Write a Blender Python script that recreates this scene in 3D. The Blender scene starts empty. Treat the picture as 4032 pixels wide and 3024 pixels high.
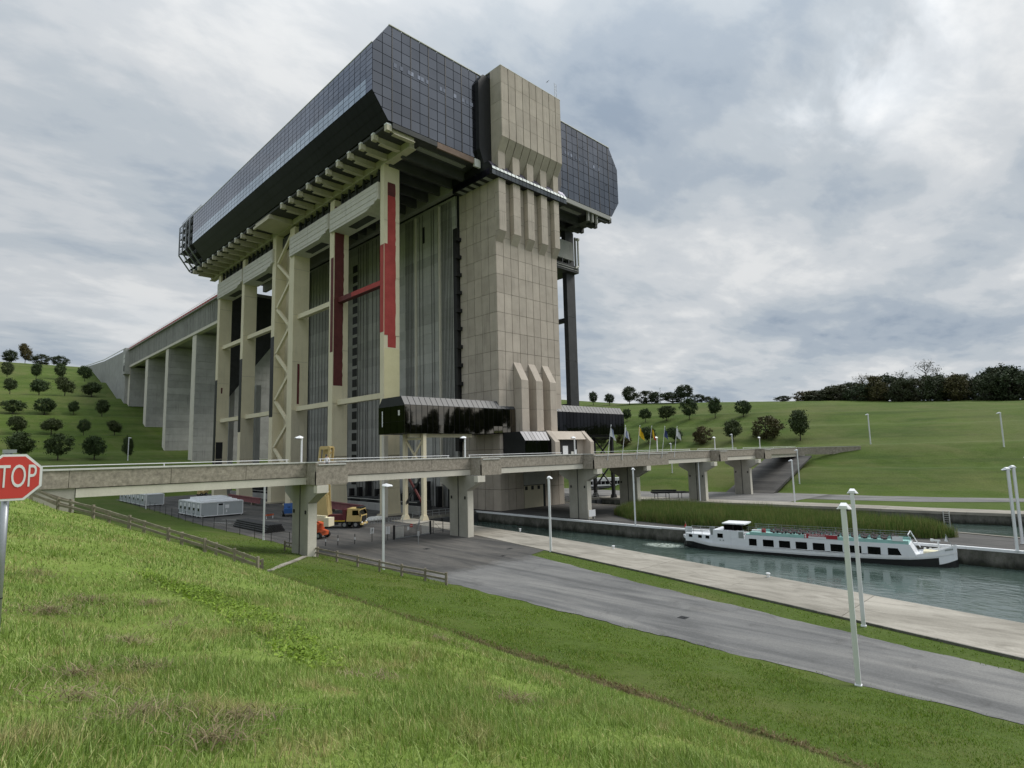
import bpy, bmesh, math, random
import numpy as np
from mathutils import Vector, Matrix
random.seed(7)
RNG = np.random.default_rng(11)
SC = bpy.context.scene
COL = SC.collection

# ------------------------------------------------------------------ camera
cam = bpy.data.cameras.new('camera')
cam.lens = 20.75
cam.sensor_width = 36.0
cam.clip_start = 0.1
cam.clip_end = 9000
cam_o = bpy.data.objects.new('camera', cam)
COL.objects.link(cam_o)
CAM = Vector((-89.858, -88.214, 11.574))
_r = Vector((0.71835, -0.69529, -0.02335)); _u = Vector((-0.06299, -0.09844, 0.99315)); _f = Vector((0.69282, 0.71196, 0.11451))
cam_o.matrix_world = Matrix(((_r.x, _u.x, -_f.x, CAM.x), (_r.y, _u.y, -_f.y, CAM.y), (_r.z, _u.z, -_f.z, CAM.z), (0, 0, 0, 1)))
SC.camera = cam_o

# ------------------------------------------------------------------ sky and sun (overcast, sun behind cloud to the front right)
SUN_DIR = Vector((0.62, -0.27, 0.735)).normalized()
SUN_EL = math.asin(SUN_DIR.z)
SUN_ROT = math.atan2(SUN_DIR.x, SUN_DIR.y)
world = bpy.data.worlds.new('World')
SC.world = world
world.use_nodes = True
nt = world.node_tree
nt.nodes.clear()
def wn(t, **kw):
    n = nt.nodes.new(t)
    for k, v in kw.items():
        setattr(n, k, v)
    return n
def wl(a, b): nt.links.new(a, b)
def wmath(op, a, b=None, c=None):
    n = wn('ShaderNodeMath', operation=op)
    for i, v in enumerate((a, b, c)):
        if v is None: continue
        if isinstance(v, (int, float)): n.inputs[i].default_value = v
        else: wl(v, n.inputs[i])
    return n.outputs[0]
def wramp(v, stops, interp='EASE'):
    n = wn('ShaderNodeValToRGB')
    n.color_ramp.interpolation = interp
    while len(n.color_ramp.elements) < len(stops): n.color_ramp.elements.new(0.5)
    for e, (p_, c_) in zip(n.color_ramp.elements, stops):
        e.position = p_; e.color = tuple(c_) + (1,) if len(c_) == 3 else c_
    wl(v, n.inputs[0]); return n.outputs[0]
def wmix(f, a, b, blend='MIX'):
    n = wn('ShaderNodeMix', data_type='RGBA', blend_type=blend)
    for i, v in ((0, f), (6, a), (7, b)):
        if isinstance(v, (int, float)): n.inputs[i].default_value = v
        elif isinstance(v, tuple): n.inputs[i].default_value = v + (1,)
        else: wl(v, n.inputs[i])
    return n.outputs[2]
out_w = wn('ShaderNodeOutputWorld')
bg = wn('ShaderNodeBackground'); bg.inputs[1].default_value = 0.1
sky = wn('ShaderNodeTexSky', sky_type='NISHITA', sun_disc=False)
sky.sun_elevation = SUN_EL; sky.sun_rotation = SUN_ROT
sky.air_density = 1.2; sky.dust_density = 2.0; sky.ozone_density = 1.5
tc = wn('ShaderNodeTexCoord')
sep = wn('ShaderNodeSeparateXYZ'); wl(tc.outputs['Generated'], sep.inputs[0])
zc = wmath('MAXIMUM', sep.outputs[2], 0.0)
den = wmath('ADD', zc, 0.16)
px_ = wmath('DIVIDE', sep.outputs[0], den); py_ = wmath('DIVIDE', sep.outputs[1], den)
comb = wn('ShaderNodeCombineXYZ'); wl(px_, comb.inputs[0]); wl(py_, comb.inputs[1])
def wnoise(scale, detail, rough, dist, rot=0.0, sx_=1.0, sy_=1.0, off=(0, 0, 0)):
    mp = wn('ShaderNodeMapping'); wl(comb.outputs[0], mp.inputs[0])
    mp.inputs['Location'].default_value = off
    mp.inputs['Rotation'].default_value = (0, 0, rot); mp.inputs['Scale'].default_value = (sx_, sy_, 1)
    n = wn('ShaderNodeTexNoise', noise_dimensions='3D'); wl(mp.outputs[0], n.inputs['Vector'])
    n.inputs['Scale'].default_value = scale; n.inputs['Detail'].default_value = detail
    n.inputs['Roughness'].default_value = rough; n.inputs['Distortion'].default_value = dist
    return n.outputs[0]
n_big = wnoise(0.8, 4, 0.5, 0.25, 0.5, 1.0, 1.35, (3.1, 0.7, 0))
n_mid = wnoise(2.1, 6, 0.54, 0.3, 0.6, 1.0, 1.5, (1.7, 4.2, 0.3))
n_fine = wnoise(6.5, 6, 0.6, 0.2, 0.7, 1.0, 1.6, (0.2, 2.2, 0.9))
dens = wmath('ADD', wmath('ADD', wmath('MULTIPLY', n_big, 0.52), wmath('MULTIPLY', n_mid, 0.36)), wmath('MULTIPLY', n_fine, 0.12))
# cloud brightness: thin cloud is pale, thick cloud blue-grey
cloud = wramp(dens, [(0.36, (2.75, 3.35, 4.15)), (0.43, (3.65, 4.2, 4.85)), (0.485, (4.55, 5.0, 5.45)), (0.54, (5.5, 5.8, 6.1)), (0.61, (6.8, 6.95, 7.05))])
gap = wramp(wnoise(0.55, 3, 0.5, 0.3, 0.2, 1, 1.2, (7.3, 1.2, 2.0)), [(0.55, (0, 0, 0)), (0.72, (1, 1, 1))])
skyb = wmix(1.0, sky.outputs[0], (1.0, 1.05, 1.1), 'MULTIPLY')
veil = wmix(wmath('MULTIPLY', gap, 0.15), cloud, skyb)
# glow of the sun behind the cloud
dotn = wn('ShaderNodeVectorMath', operation='DOT_PRODUCT'); wl(tc.outputs['Generated'], dotn.inputs[0]); dotn.inputs[1].default_value = Vector((0.835, 0.20, 0.51)).normalized()
d0 = wmath('MAXIMUM', dotn.outputs['Value'], 0.0)
glow = wmath('ADD', wmath('MULTIPLY', wmath('POWER', d0, 6.0), 0.06), wmath('MULTIPLY', wmath('MULTIPLY', wmath('POWER', d0, 160.0), 0.4), wramp(n_mid, [(0.44, (0, 0, 0)), (0.62, (1, 1, 1))])))
lum = wmath('ADD', 1.0, glow)
# CIE overcast: the sky brightens towards the zenith
cie = wmath('ADD', 0.58, wmath('MULTIPLY', wmath('POWER', zc, 5.0), 1.5))
sc_ = wmath('MULTIPLY', lum, cie)
vm = wn('ShaderNodeVectorMath', operation='SCALE'); wl(veil, vm.inputs[0]); wl(sc_, vm.inputs['Scale'])
# below the horizon (only seen in reflections)
fin = wmix(wramp(sep.outputs[2], [(0.0, (0, 0, 0)), (0.012, (1, 1, 1))], 'LINEAR'), (1.2, 1.35, 1.2), vm.outputs[0])
wl(fin, bg.inputs[0]); wl(bg.outputs[0], out_w.inputs[0])

sun = bpy.data.lights.new('sun', 'SUN')
sun.energy = 1.5; sun.angle = math.radians(30); sun.color = (1.0, 0.96, 0.9)
sun_o = bpy.data.objects.new('sun', sun); COL.objects.link(sun_o)
sun_o.rotation_euler = SUN_DIR.to_track_quat('Z', 'Y').to_euler()
sun_o.location = (60, -40, 140)

SC.render.engine = 'CYCLES'
SC.cycles.max_bounces = 6
SC.cycles.diffuse_bounces = 3
SC.cycles.glossy_bounces = 3
SC.cycles.transparent_max_bounces = 6
SC.cycles.use_denoising = True
SC.view_settings.view_transform = 'Standard'
SC.view_settings.look = 'None'
SC.view_settings.gamma = 1.0
SC.view_settings.exposure = 0.85
SC.view_settings.use_curve_mapping = False

# ------------------------------------------------------------------ materials
MATS = {}
def new_mat(name):
    m = bpy.data.materials.new(name); m.use_nodes = True
    m.node_tree.nodes.clear(); MATS[name] = m
    return m, m.node_tree
class NT:
    def __init__(self, tree): self.t = tree
    def n(self, typ, **kw):
        n = self.t.nodes.new(typ)
        for k, v in kw.items(): setattr(n, k, v)
        return n
    def l(self, a, b): self.t.links.new(a, b)
    def put(self, sock, v):
        if isinstance(v, (int, float)): sock.default_value = v
        elif isinstance(v, (tuple, list)):
            sock.default_value = tuple(v) + (1,) if (len(v) == 3 and sock.type == 'RGBA') else tuple(v)
        else: self.l(v, sock)
    def math(self, op, a, b=None, clamp=False):
        n = self.n('ShaderNodeMath', operation=op, use_clamp=clamp); self.put(n.inputs[0], a)
        if b is not None: self.put(n.inputs[1], b)
        return n.outputs[0]
    def mix(self, f, a, b, blend='MIX'):
        n = self.n('ShaderNodeMix', data_type='RGBA', blend_type=blend)
        self.put(n.inputs[0], f); self.put(n.inputs[6], a); self.put(n.inputs[7], b); return n.outputs[2]
    def ramp(self, v, stops, interp='LINEAR'):
        n = self.n('ShaderNodeValToRGB'); n.color_ramp.interpolation = interp
        while len(n.color_ramp.elements) < len(stops): n.color_ramp.elements.new(0.5)
        for e, (p_, c_) in zip(n.color_ramp.elements, stops):
            e.position = p_
            if isinstance(c_, (int, float)): c_ = (c_, c_, c_)
            e.color = tuple(c_) + (1,)
        self.l(v, n.inputs[0]); return n.outputs[0]
    def pos(self):
        return self.n('ShaderNodeNewGeometry').outputs['Position']
    def noise(self, scale, detail=4, rough=0.55, dist=0.0, sc=(1, 1, 1), vec=None, loc=(0, 0, 0), rot=(0, 0, 0)):
        mp = self.n('ShaderNodeMapping'); self.l(vec if vec is not None else self.pos(), mp.inputs[0])
        mp.inputs['Scale'].default_value = sc; mp.inputs['Location'].default_value = loc; mp.inputs['Rotation'].default_value = rot
        n = self.n('ShaderNodeTexNoise'); self.l(mp.outputs[0], n.inputs['Vector'])
        n.inputs['Scale'].default_value = scale; n.inputs['Detail'].default_value = detail
        n.inputs['Roughness'].default_value = rough; n.inputs['Distortion'].default_value = dist
        return n.outputs[0]
    def rnd(self): return self.n('ShaderNodeObjectInfo').outputs['Random']
    def bsdf(self, color, rough=0.8, metallic=0.0, spec=0.5, normal=None, **kw):
        b = self.n('ShaderNodeBsdfPrincipled'); o = self.n('ShaderNodeOutputMaterial')
        self.put(b.inputs['Base Color'], color); self.put(b.inputs['Roughness'], rough); self.put(b.inputs['Metallic'], metallic)
        self.put(b.inputs['Specular IOR Level'], spec)
        for k, v in kw.items(): self.put(b.inputs[k], v)
        if normal is not None: self.l(normal, b.inputs['Normal'])
        self.l(b.outputs[0], o.inputs[0]); return b
    def bump(self, h, strength=0.3, dist=0.05):
        n = self.n('ShaderNodeBump'); n.inputs['Strength'].default_value = strength; n.inputs['Distance'].default_value = dist
        self.l(h, n.inputs['Height']); return n.outputs[0]

def surf(name, c1, c2, scale=1.0, rough=0.8, streak=0.0, streak_col=(0.05, 0.05, 0.045), fine=0.25, fine_scale=12, rnd=0.0, spec=0.4, metallic=0.0, bump=0.15, bump_dist=0.02):
    """A weathered surface: two tones in blotches, a fine grain, optional rain streaks and a per-piece tone."""
    m, t = new_mat(name); k = NT(t)
    a = k.noise(scale, 5, 0.6, 0.2)
    col = k.mix(k.ramp(a, [(0.32, 0.0), (0.68, 1.0)]), c1, c2)
    g = k.noise(fine_scale, 3, 0.7)
    col = k.mix(fine, col, k.ramp(g, [(0.3, 0.35), (0.7, 1.0)]), 'MULTIPLY')
    if streak:
        s = k.noise(1.6, 4, 0.6, 0.1, (1, 1, 0.06))
        s2 = k.noise(0.25, 3, 0.5)
        f = k.math('MULTIPLY', k.ramp(s, [(0.5, 0.0), (0.72, 1.0)]), k.ramp(s2, [(0.4, 0.0), (0.7, 1.0)]))
        col = k.mix(k.math('MULTIPLY', f, streak), col, streak_col)
    if rnd:
        r = k.ramp(k.rnd(), [(0, 1 - rnd), (1, 1 + rnd * 0.6)])
        col = k.mix(1.0, col, r, 'MULTIPLY')
    nrm = k.bump(g, bump, bump_dist) if bump else None
    k.bsdf(col, rough, metallic, spec, nrm)
    return m

def paint(name, c, rough=0.5, metallic=0.0, spec=0.5, dirt=0.25):
    m, t = new_mat(name); k = NT(t)
    g = k.noise(2.5, 5, 0.65, 0.1, (1, 1, 0.35))
    col = k.mix(k.math('MULTIPLY', k.ramp(g, [(0.42, 0), (0.75, 1)]), dirt), c, tuple(v * 0.45 for v in c))
    k.bsdf(col, rough, metallic, spec); return m

def panel_glass(name, c, rough=0.08, rnd=0.35, metallic=1.0, warp=0.05):
    m, t = new_mat(name); k = NT(t)
    r = k.ramp(k.rnd(), [(0, 1 - rnd), (1, 1 + rnd * .5)])
    p = k.noise(0.08, 3, 0.5)
    col = k.mix(1.0, c, r, 'MULTIPLY')
    col = k.mix(0.35, col, k.ramp(p, [(0.35, 0.55), (0.65, 1.1)]), 'MULTIPLY')
    s = k.noise(0.35, 4, 0.6)
    k.bsdf(col, rough, metallic, 0.5, k.bump(s, warp, 0.3)); return m

# concrete and steel
surf('tower_concrete', (0.44, 0.385, 0.325), (0.525, 0.465, 0.395), 0.35, 0.9, 0.55, (0.19, 0.175, 0.15), 0.22, 9, rnd=0.12)
surf('grey_concrete', (0.37, 0.37, 0.35), (0.46, 0.46, 0.44), 0.3, 0.9, 0.5, (0.15, 0.15, 0.145), 0.2, 7, rnd=0.13)
surf('dark_core_concrete', (0.43, 0.43, 0.41), (0.53, 0.53, 0.505), 0.25, 0.9, 0.5, (0.15, 0.15, 0.145), 0.2, 7, rnd=0.16)
surf('pier_concrete', (0.36, 0.345, 0.30), (0.45, 0.43, 0.38), 0.5, 0.9, 0.4, (0.18, 0.17, 0.15), 0.2, 7)
surf('pale_girder_concrete', (0.62, 0.585, 0.50), (0.70, 0.665, 0.575), 0.5, 0.85, 0.3, (0.3, 0.28, 0.23), 0.15, 7)
surf('exposed_aggregate', (0.27, 0.24, 0.195), (0.47, 0.42, 0.345), 2.2, 0.95, 0.5, (0.17, 0.155, 0.13), 0.5, 5.0, bump=0.35)
surf('counterweight_concrete', (0.64, 0.61, 0.57), (0.71, 0.685, 0.645), 0.5, 0.9, 0.5, (0.26, 0.25, 0.23), 0.2, 7)
surf('cream_steel', (0.70, 0.63, 0.45), (0.77, 0.70, 0.51), 0.2, 0.6, 0.35, (0.36, 0.34, 0.24), 0.12, 5, spec=0.35, bump=0)
surf('fresh_cream_paint', (0.70, 0.64, 0.38), (0.74, 0.68, 0.42), 0.4, 0.55, 0.0, fine=0.08, fine_scale=3, bump=0)
surf('worn_cream_steel', (0.56, 0.51, 0.38), (0.64, 0.585, 0.44), 0.25, 0.65, 0.4, (0.3, 0.28, 0.2), 0.15, 5, bump=0)
surf('bracket_steel', (0.57, 0.52, 0.41), (0.65, 0.60, 0.48), 0.4, 0.7, 0.4, (0.24, 0.23, 0.19), 0.15, 6, bump=0)
surf('red_primer', (0.36, 0.045, 0.04), (0.47, 0.07, 0.06), 0.5, 0.7, 0.25, (0.2, 0.03, 0.03), 0.2, 4, bump=0)
surf('dark_red_primer', (0.10, 0.022, 0.022), (0.15, 0.035, 0.033), 0.5, 0.7, 0.2, (0.05, 0.015, 0.015), 0.2, 4, bump=0)
surf('black_steel', (0.012, 0.012, 0.013), (0.02, 0.02, 0.021), 0.5, 0.55, 0, fine=0.15, bump=0)
surf('cable_steel', (0.06, 0.06, 0.058), (0.09, 0.09, 0.085), 0.5, 0.6, 0, fine=0.15, bump=0)
surf('dark_steel', (0.03, 0.032, 0.034), (0.05, 0.052, 0.054), 0.5, 0.6, 0, fine=0.15, bump=0)
surf('soffit_dark', (0.055, 0.057, 0.058), (0.085, 0.087, 0.087), 0.3, 0.8, 0, fine=0.2, bump=0)
surf('soffit_grey', (0.32, 0.32, 0.30), (0.38, 0.38, 0.36), 0.3, 0.8, 0, fine=0.2, bump=0)
surf('rust_fascia', (0.19, 0.13, 0.10), (0.27, 0.19, 0.15), 0.4, 0.8, 0.2, fine=0.2, bump=0)
surf('galvanised_steel', (0.36, 0.38, 0.40), (0.46, 0.48, 0.50), 1.5, 0.38, 0, fine=0.12, fine_scale=30, metallic=0.75, bump=0)
paint('white_paint', (0.78, 0.79, 0.80), 0.4, dirt=0.15)
surf('lamp_metal', (0.74, 0.75, 0.77), (0.80, 0.81, 0.83), 0.6, 0.35, 0, fine=0.05, metallic=0.15, bump=0)
paint('off_white_paint', (0.62, 0.62, 0.58), 0.55, dirt=0.3)
panel_glass('hall_glass', (0.165, 0.175, 0.195), 0.12, 0.12)
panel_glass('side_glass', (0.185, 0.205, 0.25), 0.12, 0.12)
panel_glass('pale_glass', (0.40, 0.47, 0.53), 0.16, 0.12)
panel_glass('under_glass', (0.055, 0.052, 0.085), 0.4, 0.2)
panel_glass('gallery_glass', (0.20, 0.18, 0.15), 0.03, 0.06, 1.0, 0.006)
panel_glass('gallery_roof_glass', (0.055, 0.058, 0.062), 0.5, 0.1, 0.0)
panel_glass('band_dark_glass', (0.13, 0.14, 0.14), 0.12, 0.25)
panel_glass('window_glass', (0.022, 0.023, 0.026), 0.05, 0.3)
panel_glass('small_pane', (0.27, 0.29, 0.33), 0.12, 0.35)
panel_glass('band_painted_sky_pane', (0.46, 0.52, 0.51), 0.5, 0.16, 0.0)  # pale matte colour stands in for sky reflected in the upper panes
surf('mullion_dark', (0.010, 0.011, 0.013), (0.016, 0.017, 0.02), 0.5, 0.5, 0, fine=0.1, bump=0)

def build_ground_mats():
    # grass on the ground sheet
    m, t = new_mat('grass_ground'); k = NT(t)
    pos = k.pos(); sp = k.n('ShaderNodeSeparateXYZ'); k.l(pos, sp.inputs[0])
    X, Y, Z = sp.outputs
    big = k.noise(0.045, 5, 0.6, 0.3); mid = k.noise(0.35, 5, 0.6, 0.2); fine = k.noise(2.6, 4, 0.7)
    lawn = k.mix(k.ramp(big, [(0.35, 0), (0.65, 1)]), (0.060, 0.098, 0.014), (0.084, 0.126, 0.019))
    lawn = k.mix(k.ramp(mid, [(0.4, 0), (0.75, 0.6)]), lawn, (0.095, 0.130, 0.034))
    lawn = k.mix(k.math('MULTIPLY', k.ramp(k.noise(0.16, 4, 0.6, 0.6, (1, .4, 1)), [(0.5, 0), (0.7, 1)]), .45), lawn, (0.15, 0.15, 0.055))
    band_ = k.noise(0.55, 4, 0.6, 0.15, (0.03, 0.03, 1.0))
    hill = k.math('GREATER_THAN', Z, 1.0)
    far_ = k.math('GREATER_THAN', k.math('ADD', X, k.math('MULTIPLY', Y, .5)), -50.0)
    bf = k.math('MULTIPLY', hill, far_)
    lawn = k.mix(k.math('MULTIPLY', k.math('MULTIPLY', bf, k.ramp(band_, [(0.5, 0), (0.62, 1)])), .4), lawn, (0.115, 0.145, 0.045))
    lawn = k.mix(k.math('MULTIPLY', k.math('MULTIPLY', bf, k.ramp(band_, [(0.36, 1), (0.46, 0)])), .45), lawn, (0.035, 0.065, 0.012))
    patch_ = k.ramp(k.noise(0.022, 4, 0.6, 0.8), [(0.52, 0), (0.68, 1)])
    lawn = k.mix(k.math('MULTIPLY', k.math('MULTIPLY', bf, patch_), .4), lawn, (0.14, 0.135, 0.055))
    rough_g = k.mix(k.ramp(mid, [(0.35, 0), (0.65, 1)]), (0.14, 0.21, 0.036), (0.20, 0.26, 0.06))
    rough_g = k.mix(k.ramp(k.noise(0.8, 5, 0.65, 0.4), [(0.58, 0), (0.74, 0.6)]), rough_g, (0.26, 0.215, 0.10))
    up = k.math('MULTIPLY', k.math('LESS_THAN', X, -70.9), k.math('LESS_THAN', Y, -22.0))
    col = k.mix(up, lawn, rough_g)
    # dry strip along the ditch
    dx = k.math('ABSOLUTE', k.math('ADD', X, k.math('ADD', 70.6, k.math('MULTIPLY', k.math('SUBTRACT', mid, 0.5), 2.2))))
    near = k.math('LESS_THAN', Y, -36.0)
    strip = k.math('MULTIPLY', k.math('MULTIPLY', k.math('SUBTRACT', 1.0, k.math('DIVIDE', dx, 0.75), True), near), k.ramp(fine, [(0.3, 0.2), (0.6, 1)]))
    col = k.mix(strip, col, (0.19, 0.135, 0.07))
    dk = k.math('MULTIPLY', k.math('SUBTRACT', 1.0, k.math('DIVIDE', k.math('ABSOLUTE', k.math('ADD', X, 70.42)), 0.5), True), near)
    col = k.mix(k.math('MULTIPLY', dk, k.ramp(fine, [(0.3, .3), (0.55, 1)])), col, (0.045, 0.032, 0.02))
    # worn path between the two wooden fences
    col = k.mix(0.55, col, k.ramp(fine, [(0.25, 0.45), (0.72, 1.0)]), 'MULTIPLY')
    h = k.math('ADD', k.math('MULTIPLY', fine, 0.6), mid)
    k.bsdf(col, 0.95, 0, 0.15, k.bump(h, 0.7, 0.25))
    # asphalt: one paving that darkens into the works yard past the end of the grass strip
    def asphalt(name, c1, c2, c3, y_split=None, d1=None, d2=None, d3=None):
        m, t = new_mat(name); k = NT(t)
        a = k.noise(0.13, 5, 0.6, 0.5); b = k.noise(0.5, 6, 0.65, 0.8, (1, 0.12, 1), rot=(0, 0, 0.14)); g = k.noise(11, 3, 0.8); e = k.noise(0.9, 5, 0.7, 0.6)
        def tone(p, q, r):
            col = k.mix(k.ramp(a, [(0.35, 0), (0.65, 1)]), p, q)
            col = k.mix(k.math('MULTIPLY', k.ramp(b, [(0.46, 0), (0.66, 1)]), 0.95), col, r)
            return k.mix(k.math('MULTIPLY', k.ramp(b, [(0.30, 1), (0.46, 0)]), 0.75), col, tuple(v * .55 for v in p))
        col = tone(c1, c2, c3)
        if y_split is not None:
            sp = k.n('ShaderNodeSeparateXYZ'); k.l(k.pos(), sp.inputs[0])
            yy = k.math('ADD', k.math('ADD', sp.outputs[1], k.math('MULTIPLY', k.math('SUBTRACT', a, .5), 9.0)), k.math('MULTIPLY', k.math('SUBTRACT', e, .5), 4.0))
            f = k.math('DIVIDE', k.math('SUBTRACT', yy, y_split - 1.2), 2.4, True)
            col = k.mix(f, col, tone(d1, d2, d3))
        st_ = k.noise(0.35, 5, 0.7, 1.5)
        col = k.mix(k.math('MULTIPLY', k.ramp(st_, [(0.56, 0), (0.70, 1)]), 0.35), col, (0.05, 0.048, 0.045))
        col = k.mix(0.5, col, k.ramp(g, [(0.3, 0.45), (0.7, 1.1)]), 'MULTIPLY')
        k.bsdf(col, 0.85, 0, 0.3, k.bump(g, 0.3, 0.01))
    asphalt('road_asphalt', (0.125, 0.125, 0.123), (0.165, 0.164, 0.160), (0.23, 0.225, 0.212), -41.5, (0.062, 0.060, 0.057), (0.09, 0.086, 0.08), (0.135, 0.125, 0.112))
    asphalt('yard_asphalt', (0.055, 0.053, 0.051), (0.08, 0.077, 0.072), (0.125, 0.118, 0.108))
    asphalt('far_asphalt', (0.15, 0.145, 0.14), (0.20, 0.195, 0.185), (0.25, 0.24, 0.22))
    # quay slabs
    m, t = new_mat('quay_concrete'); k = NT(t)
    a = k.noise(0.22, 5, 0.6, 0.6, (1, 0.35, 1)); g = k.noise(9, 4, 0.75); b = k.noise(0.9, 5, 0.65, 0.8, (1, 0.3, 1))
    col = k.mix(k.ramp(a, [(0.35, 0), (0.65, 1)]), (0.26, 0.24, 0.20), (0.40, 0.37, 0.315))
    col = k.mix(k.math('MULTIPLY', k.ramp(b, [(0.45, 0), (0.68, 1)]), 0.7), col, (0.165, 0.15, 0.122))
    col = k.mix(0.3, col, k.ramp(g, [(0.3, 0.4), (0.7, 1.05)]), 'MULTIPLY')
    col = k.mix(1.0, col, k.ramp(k.rnd(), [(0, 0.9), (1, 1.06)]), 'MULTIPLY')
    k.bsdf(col, 0.9, 0, 0.3, k.bump(g, 0.3, 0.02))
    # quay walls: dark, wet and mossy below
    m, t = new_mat('quay_wall_concrete'); k = NT(t)
    sp = k.n('ShaderNodeSeparateXYZ'); k.l(k.pos(), sp.inputs[0])
    a = k.noise(0.7, 5, 0.7, 0.4, (1, 1, 0.6)); b = k.noise(3, 4, 0.7)
    zz = k.math('ADD', sp.outputs[2], k.math('MULTIPLY', k.math('SUBTRACT', a, 0.5), 1.6))
    col = k.mix(k.ramp(a, [(0.35, 0), (0.7, 1)]), (0.07, 0.068, 0.058), (0.17, 0.165, 0.145))
    wet = k.math('MULTIPLY', k.math('ADD', zz, 1.0), -1.4, True)
    col = k.mix(wet, col, (0.018, 0.02, 0.015))
    col = k.mix(k.math('MULTIPLY', k.ramp(b, [(0.5, 0), (0.66, 1)]), 0.35), col, (0.045, 0.06, 0.022))
    k.bsdf(col, 0.8, 0, 0.3, k.bump(a, 0.5, 0.08))
    # water
    m, t = new_mat('canal_water'); k = NT(t)
    w1 = k.noise(1.15, 4, 0.55, 0.35, (1.0, 0.55, 1), rot=(0, 0, -0.35)); w2 = k.noise(4.2, 3, 0.55, 0.2, (1, 0.6, 1), rot=(0, 0, 0.2)); w3 = k.noise(0.12, 3, 0.5)
    calm = k.ramp(w3, [(0.38, 0.25), (0.6, 1.0)])
    h = k.math('MULTIPLY', k.math('ADD', w1, k.math('MULTIPLY', w2, 0.22)), calm)
    col = k.mix(k.ramp(w3, [(0.3, 0), (0.7, 1)]), (0.050, 0.078, 0.066), (0.064, 0.092, 0.078))
    b = k.bsdf(col, 0.04, 0, 0.5, k.bump(h, 0.5, 0.17)); b.inputs['IOR'].default_value = 1.6
    # grass blades: tone from where they grow and from each blade's own number
    def blades(name, c_a, c_b, c_c, dry, dry_amt, lo=0.62):
        m, t = new_mat(name); k = NT(t)
        at = k.n('ShaderNodeAttribute', attribute_name='tone')
        r = at.outputs['Fac']
        big = k.noise(0.28, 4, 0.6, 0.3); mid = k.noise(0.95, 4, 0.65, 0.5)
        col = k.mix(k.ramp(big, [(0.35, 0), (0.65, 1)]), c_a, c_b)
        col = k.mix(k.ramp(r, [(0.55, 0), (1.0, 1)]), col, c_c)
        col = k.mix(1.0, col, k.ramp(r, [(0.0, .5), (0.45, 1.0), (1.0, 1.1)]), 'MULTIPLY')
        f = k.math('MULTIPLY', k.ramp(mid, [(lo - .1, 0.0), (lo + .06, 1.0)]), k.ramp(r, [(0.0, 0.3), (0.25, 1), (0.85, 1.0), (1.0, 0.3)]))
        few = k.ramp(r, [(0.90, 0), (0.93, 0.7)])
        col = k.mix(k.math('MAXIMUM', k.math('MULTIPLY', f, dry_amt), few), col, k.mix(k.ramp(r, [(0.2, 0), (0.8, 1)]), dry, tuple(v * 1.75 for v in dry)))
        b_ = k.bsdf(col, 0.55, 0, 0.35)
        tr = k.n('ShaderNodeBsdfTranslucent'); k.l(col, tr.inputs[0])
        ms = k.n('ShaderNodeMixShader'); ms.inputs[0].default_value = 0.28
        o = [n for n in t.nodes if n.type == 'OUTPUT_MATERIAL'][0]
        k.l(b_.outputs[0], ms.inputs[1]); k.l(tr.outputs[0], ms.inputs[2]); k.l(ms.outputs[0], o.inputs[0])
    blades('grass_blades', (0.155, 0.255, 0.034), (0.235, 0.335, 0.060), (0.38, 0.46, 0.16), (0.31, 0.245, 0.12), 0.9, 0.64)
    blades('lawn_blades', (0.105, 0.19, 0.012), (0.155, 0.25, 0.018), (0.22, 0.31, 0.045), (0.17, 0.15, 0.05), 0.6, 0.66)
    blades('dry_blades', (0.20, 0.155, 0.07), (0.26, 0.20, 0.095), (0.30, 0.25, 0.13), (0.10, 0.065, 0.03), 0.8, 0.52)
    blades('thatch_blades', (0.20, 0.155, 0.08), (0.27, 0.215, 0.115), (0.40, 0.34, 0.20), (0.13, 0.09, 0.045), 0.6, 0.55)
    blades('clover_leaves', (0.19, 0.30, 0.022), (0.24, 0.345, 0.035), (0.30, 0.41, 0.06), (0.2, 0.2, 0.05), 0.0)
    blades('reed_blades', (0.085, 0.150, 0.028), (0.115, 0.185, 0.036), (0.19, 0.24, 0.075), (0.17, 0.13, 0.055), 0.6, 0.60)
    # foliage
    def leaves(name, c1, c2, c3):
        m, t = new_mat(name); k = NT(t)
        at = k.n('ShaderNodeAttribute', attribute_name='tone')
        col = k.mix(at.outputs['Fac'], c1, c2)
        col = k.mix(k.math('MULTIPLY', k.ramp(k.rnd(), [(0.3, 0), (1, 1)]), 0.7), col, c3)
        k.bsdf(col, 0.7, 0, 0.25)
    leaves('dark_leaves', (0.030, 0.052, 0.018), (0.066, 0.100, 0.034), (0.072, 0.085, 0.032))
    leaves('autumn_leaves', (0.055, 0.058, 0.022), (0.105, 0.090, 0.034), (0.095, 0.075, 0.03))
    leaves('wood_leaves', (0.030, 0.046, 0.022), (0.060, 0.080, 0.036), (0.080, 0.076, 0.040))
    surf('bark', (0.05, 0.042, 0.034), (0.08, 0.07, 0.055), 3, 0.9, 0, bump=0)
    surf('old_timber', (0.20, 0.175, 0.135), (0.31, 0.275, 0.21), 2.0, 0.9, 0, fine=0.5, fine_scale=14)
build_ground_mats()

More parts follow.
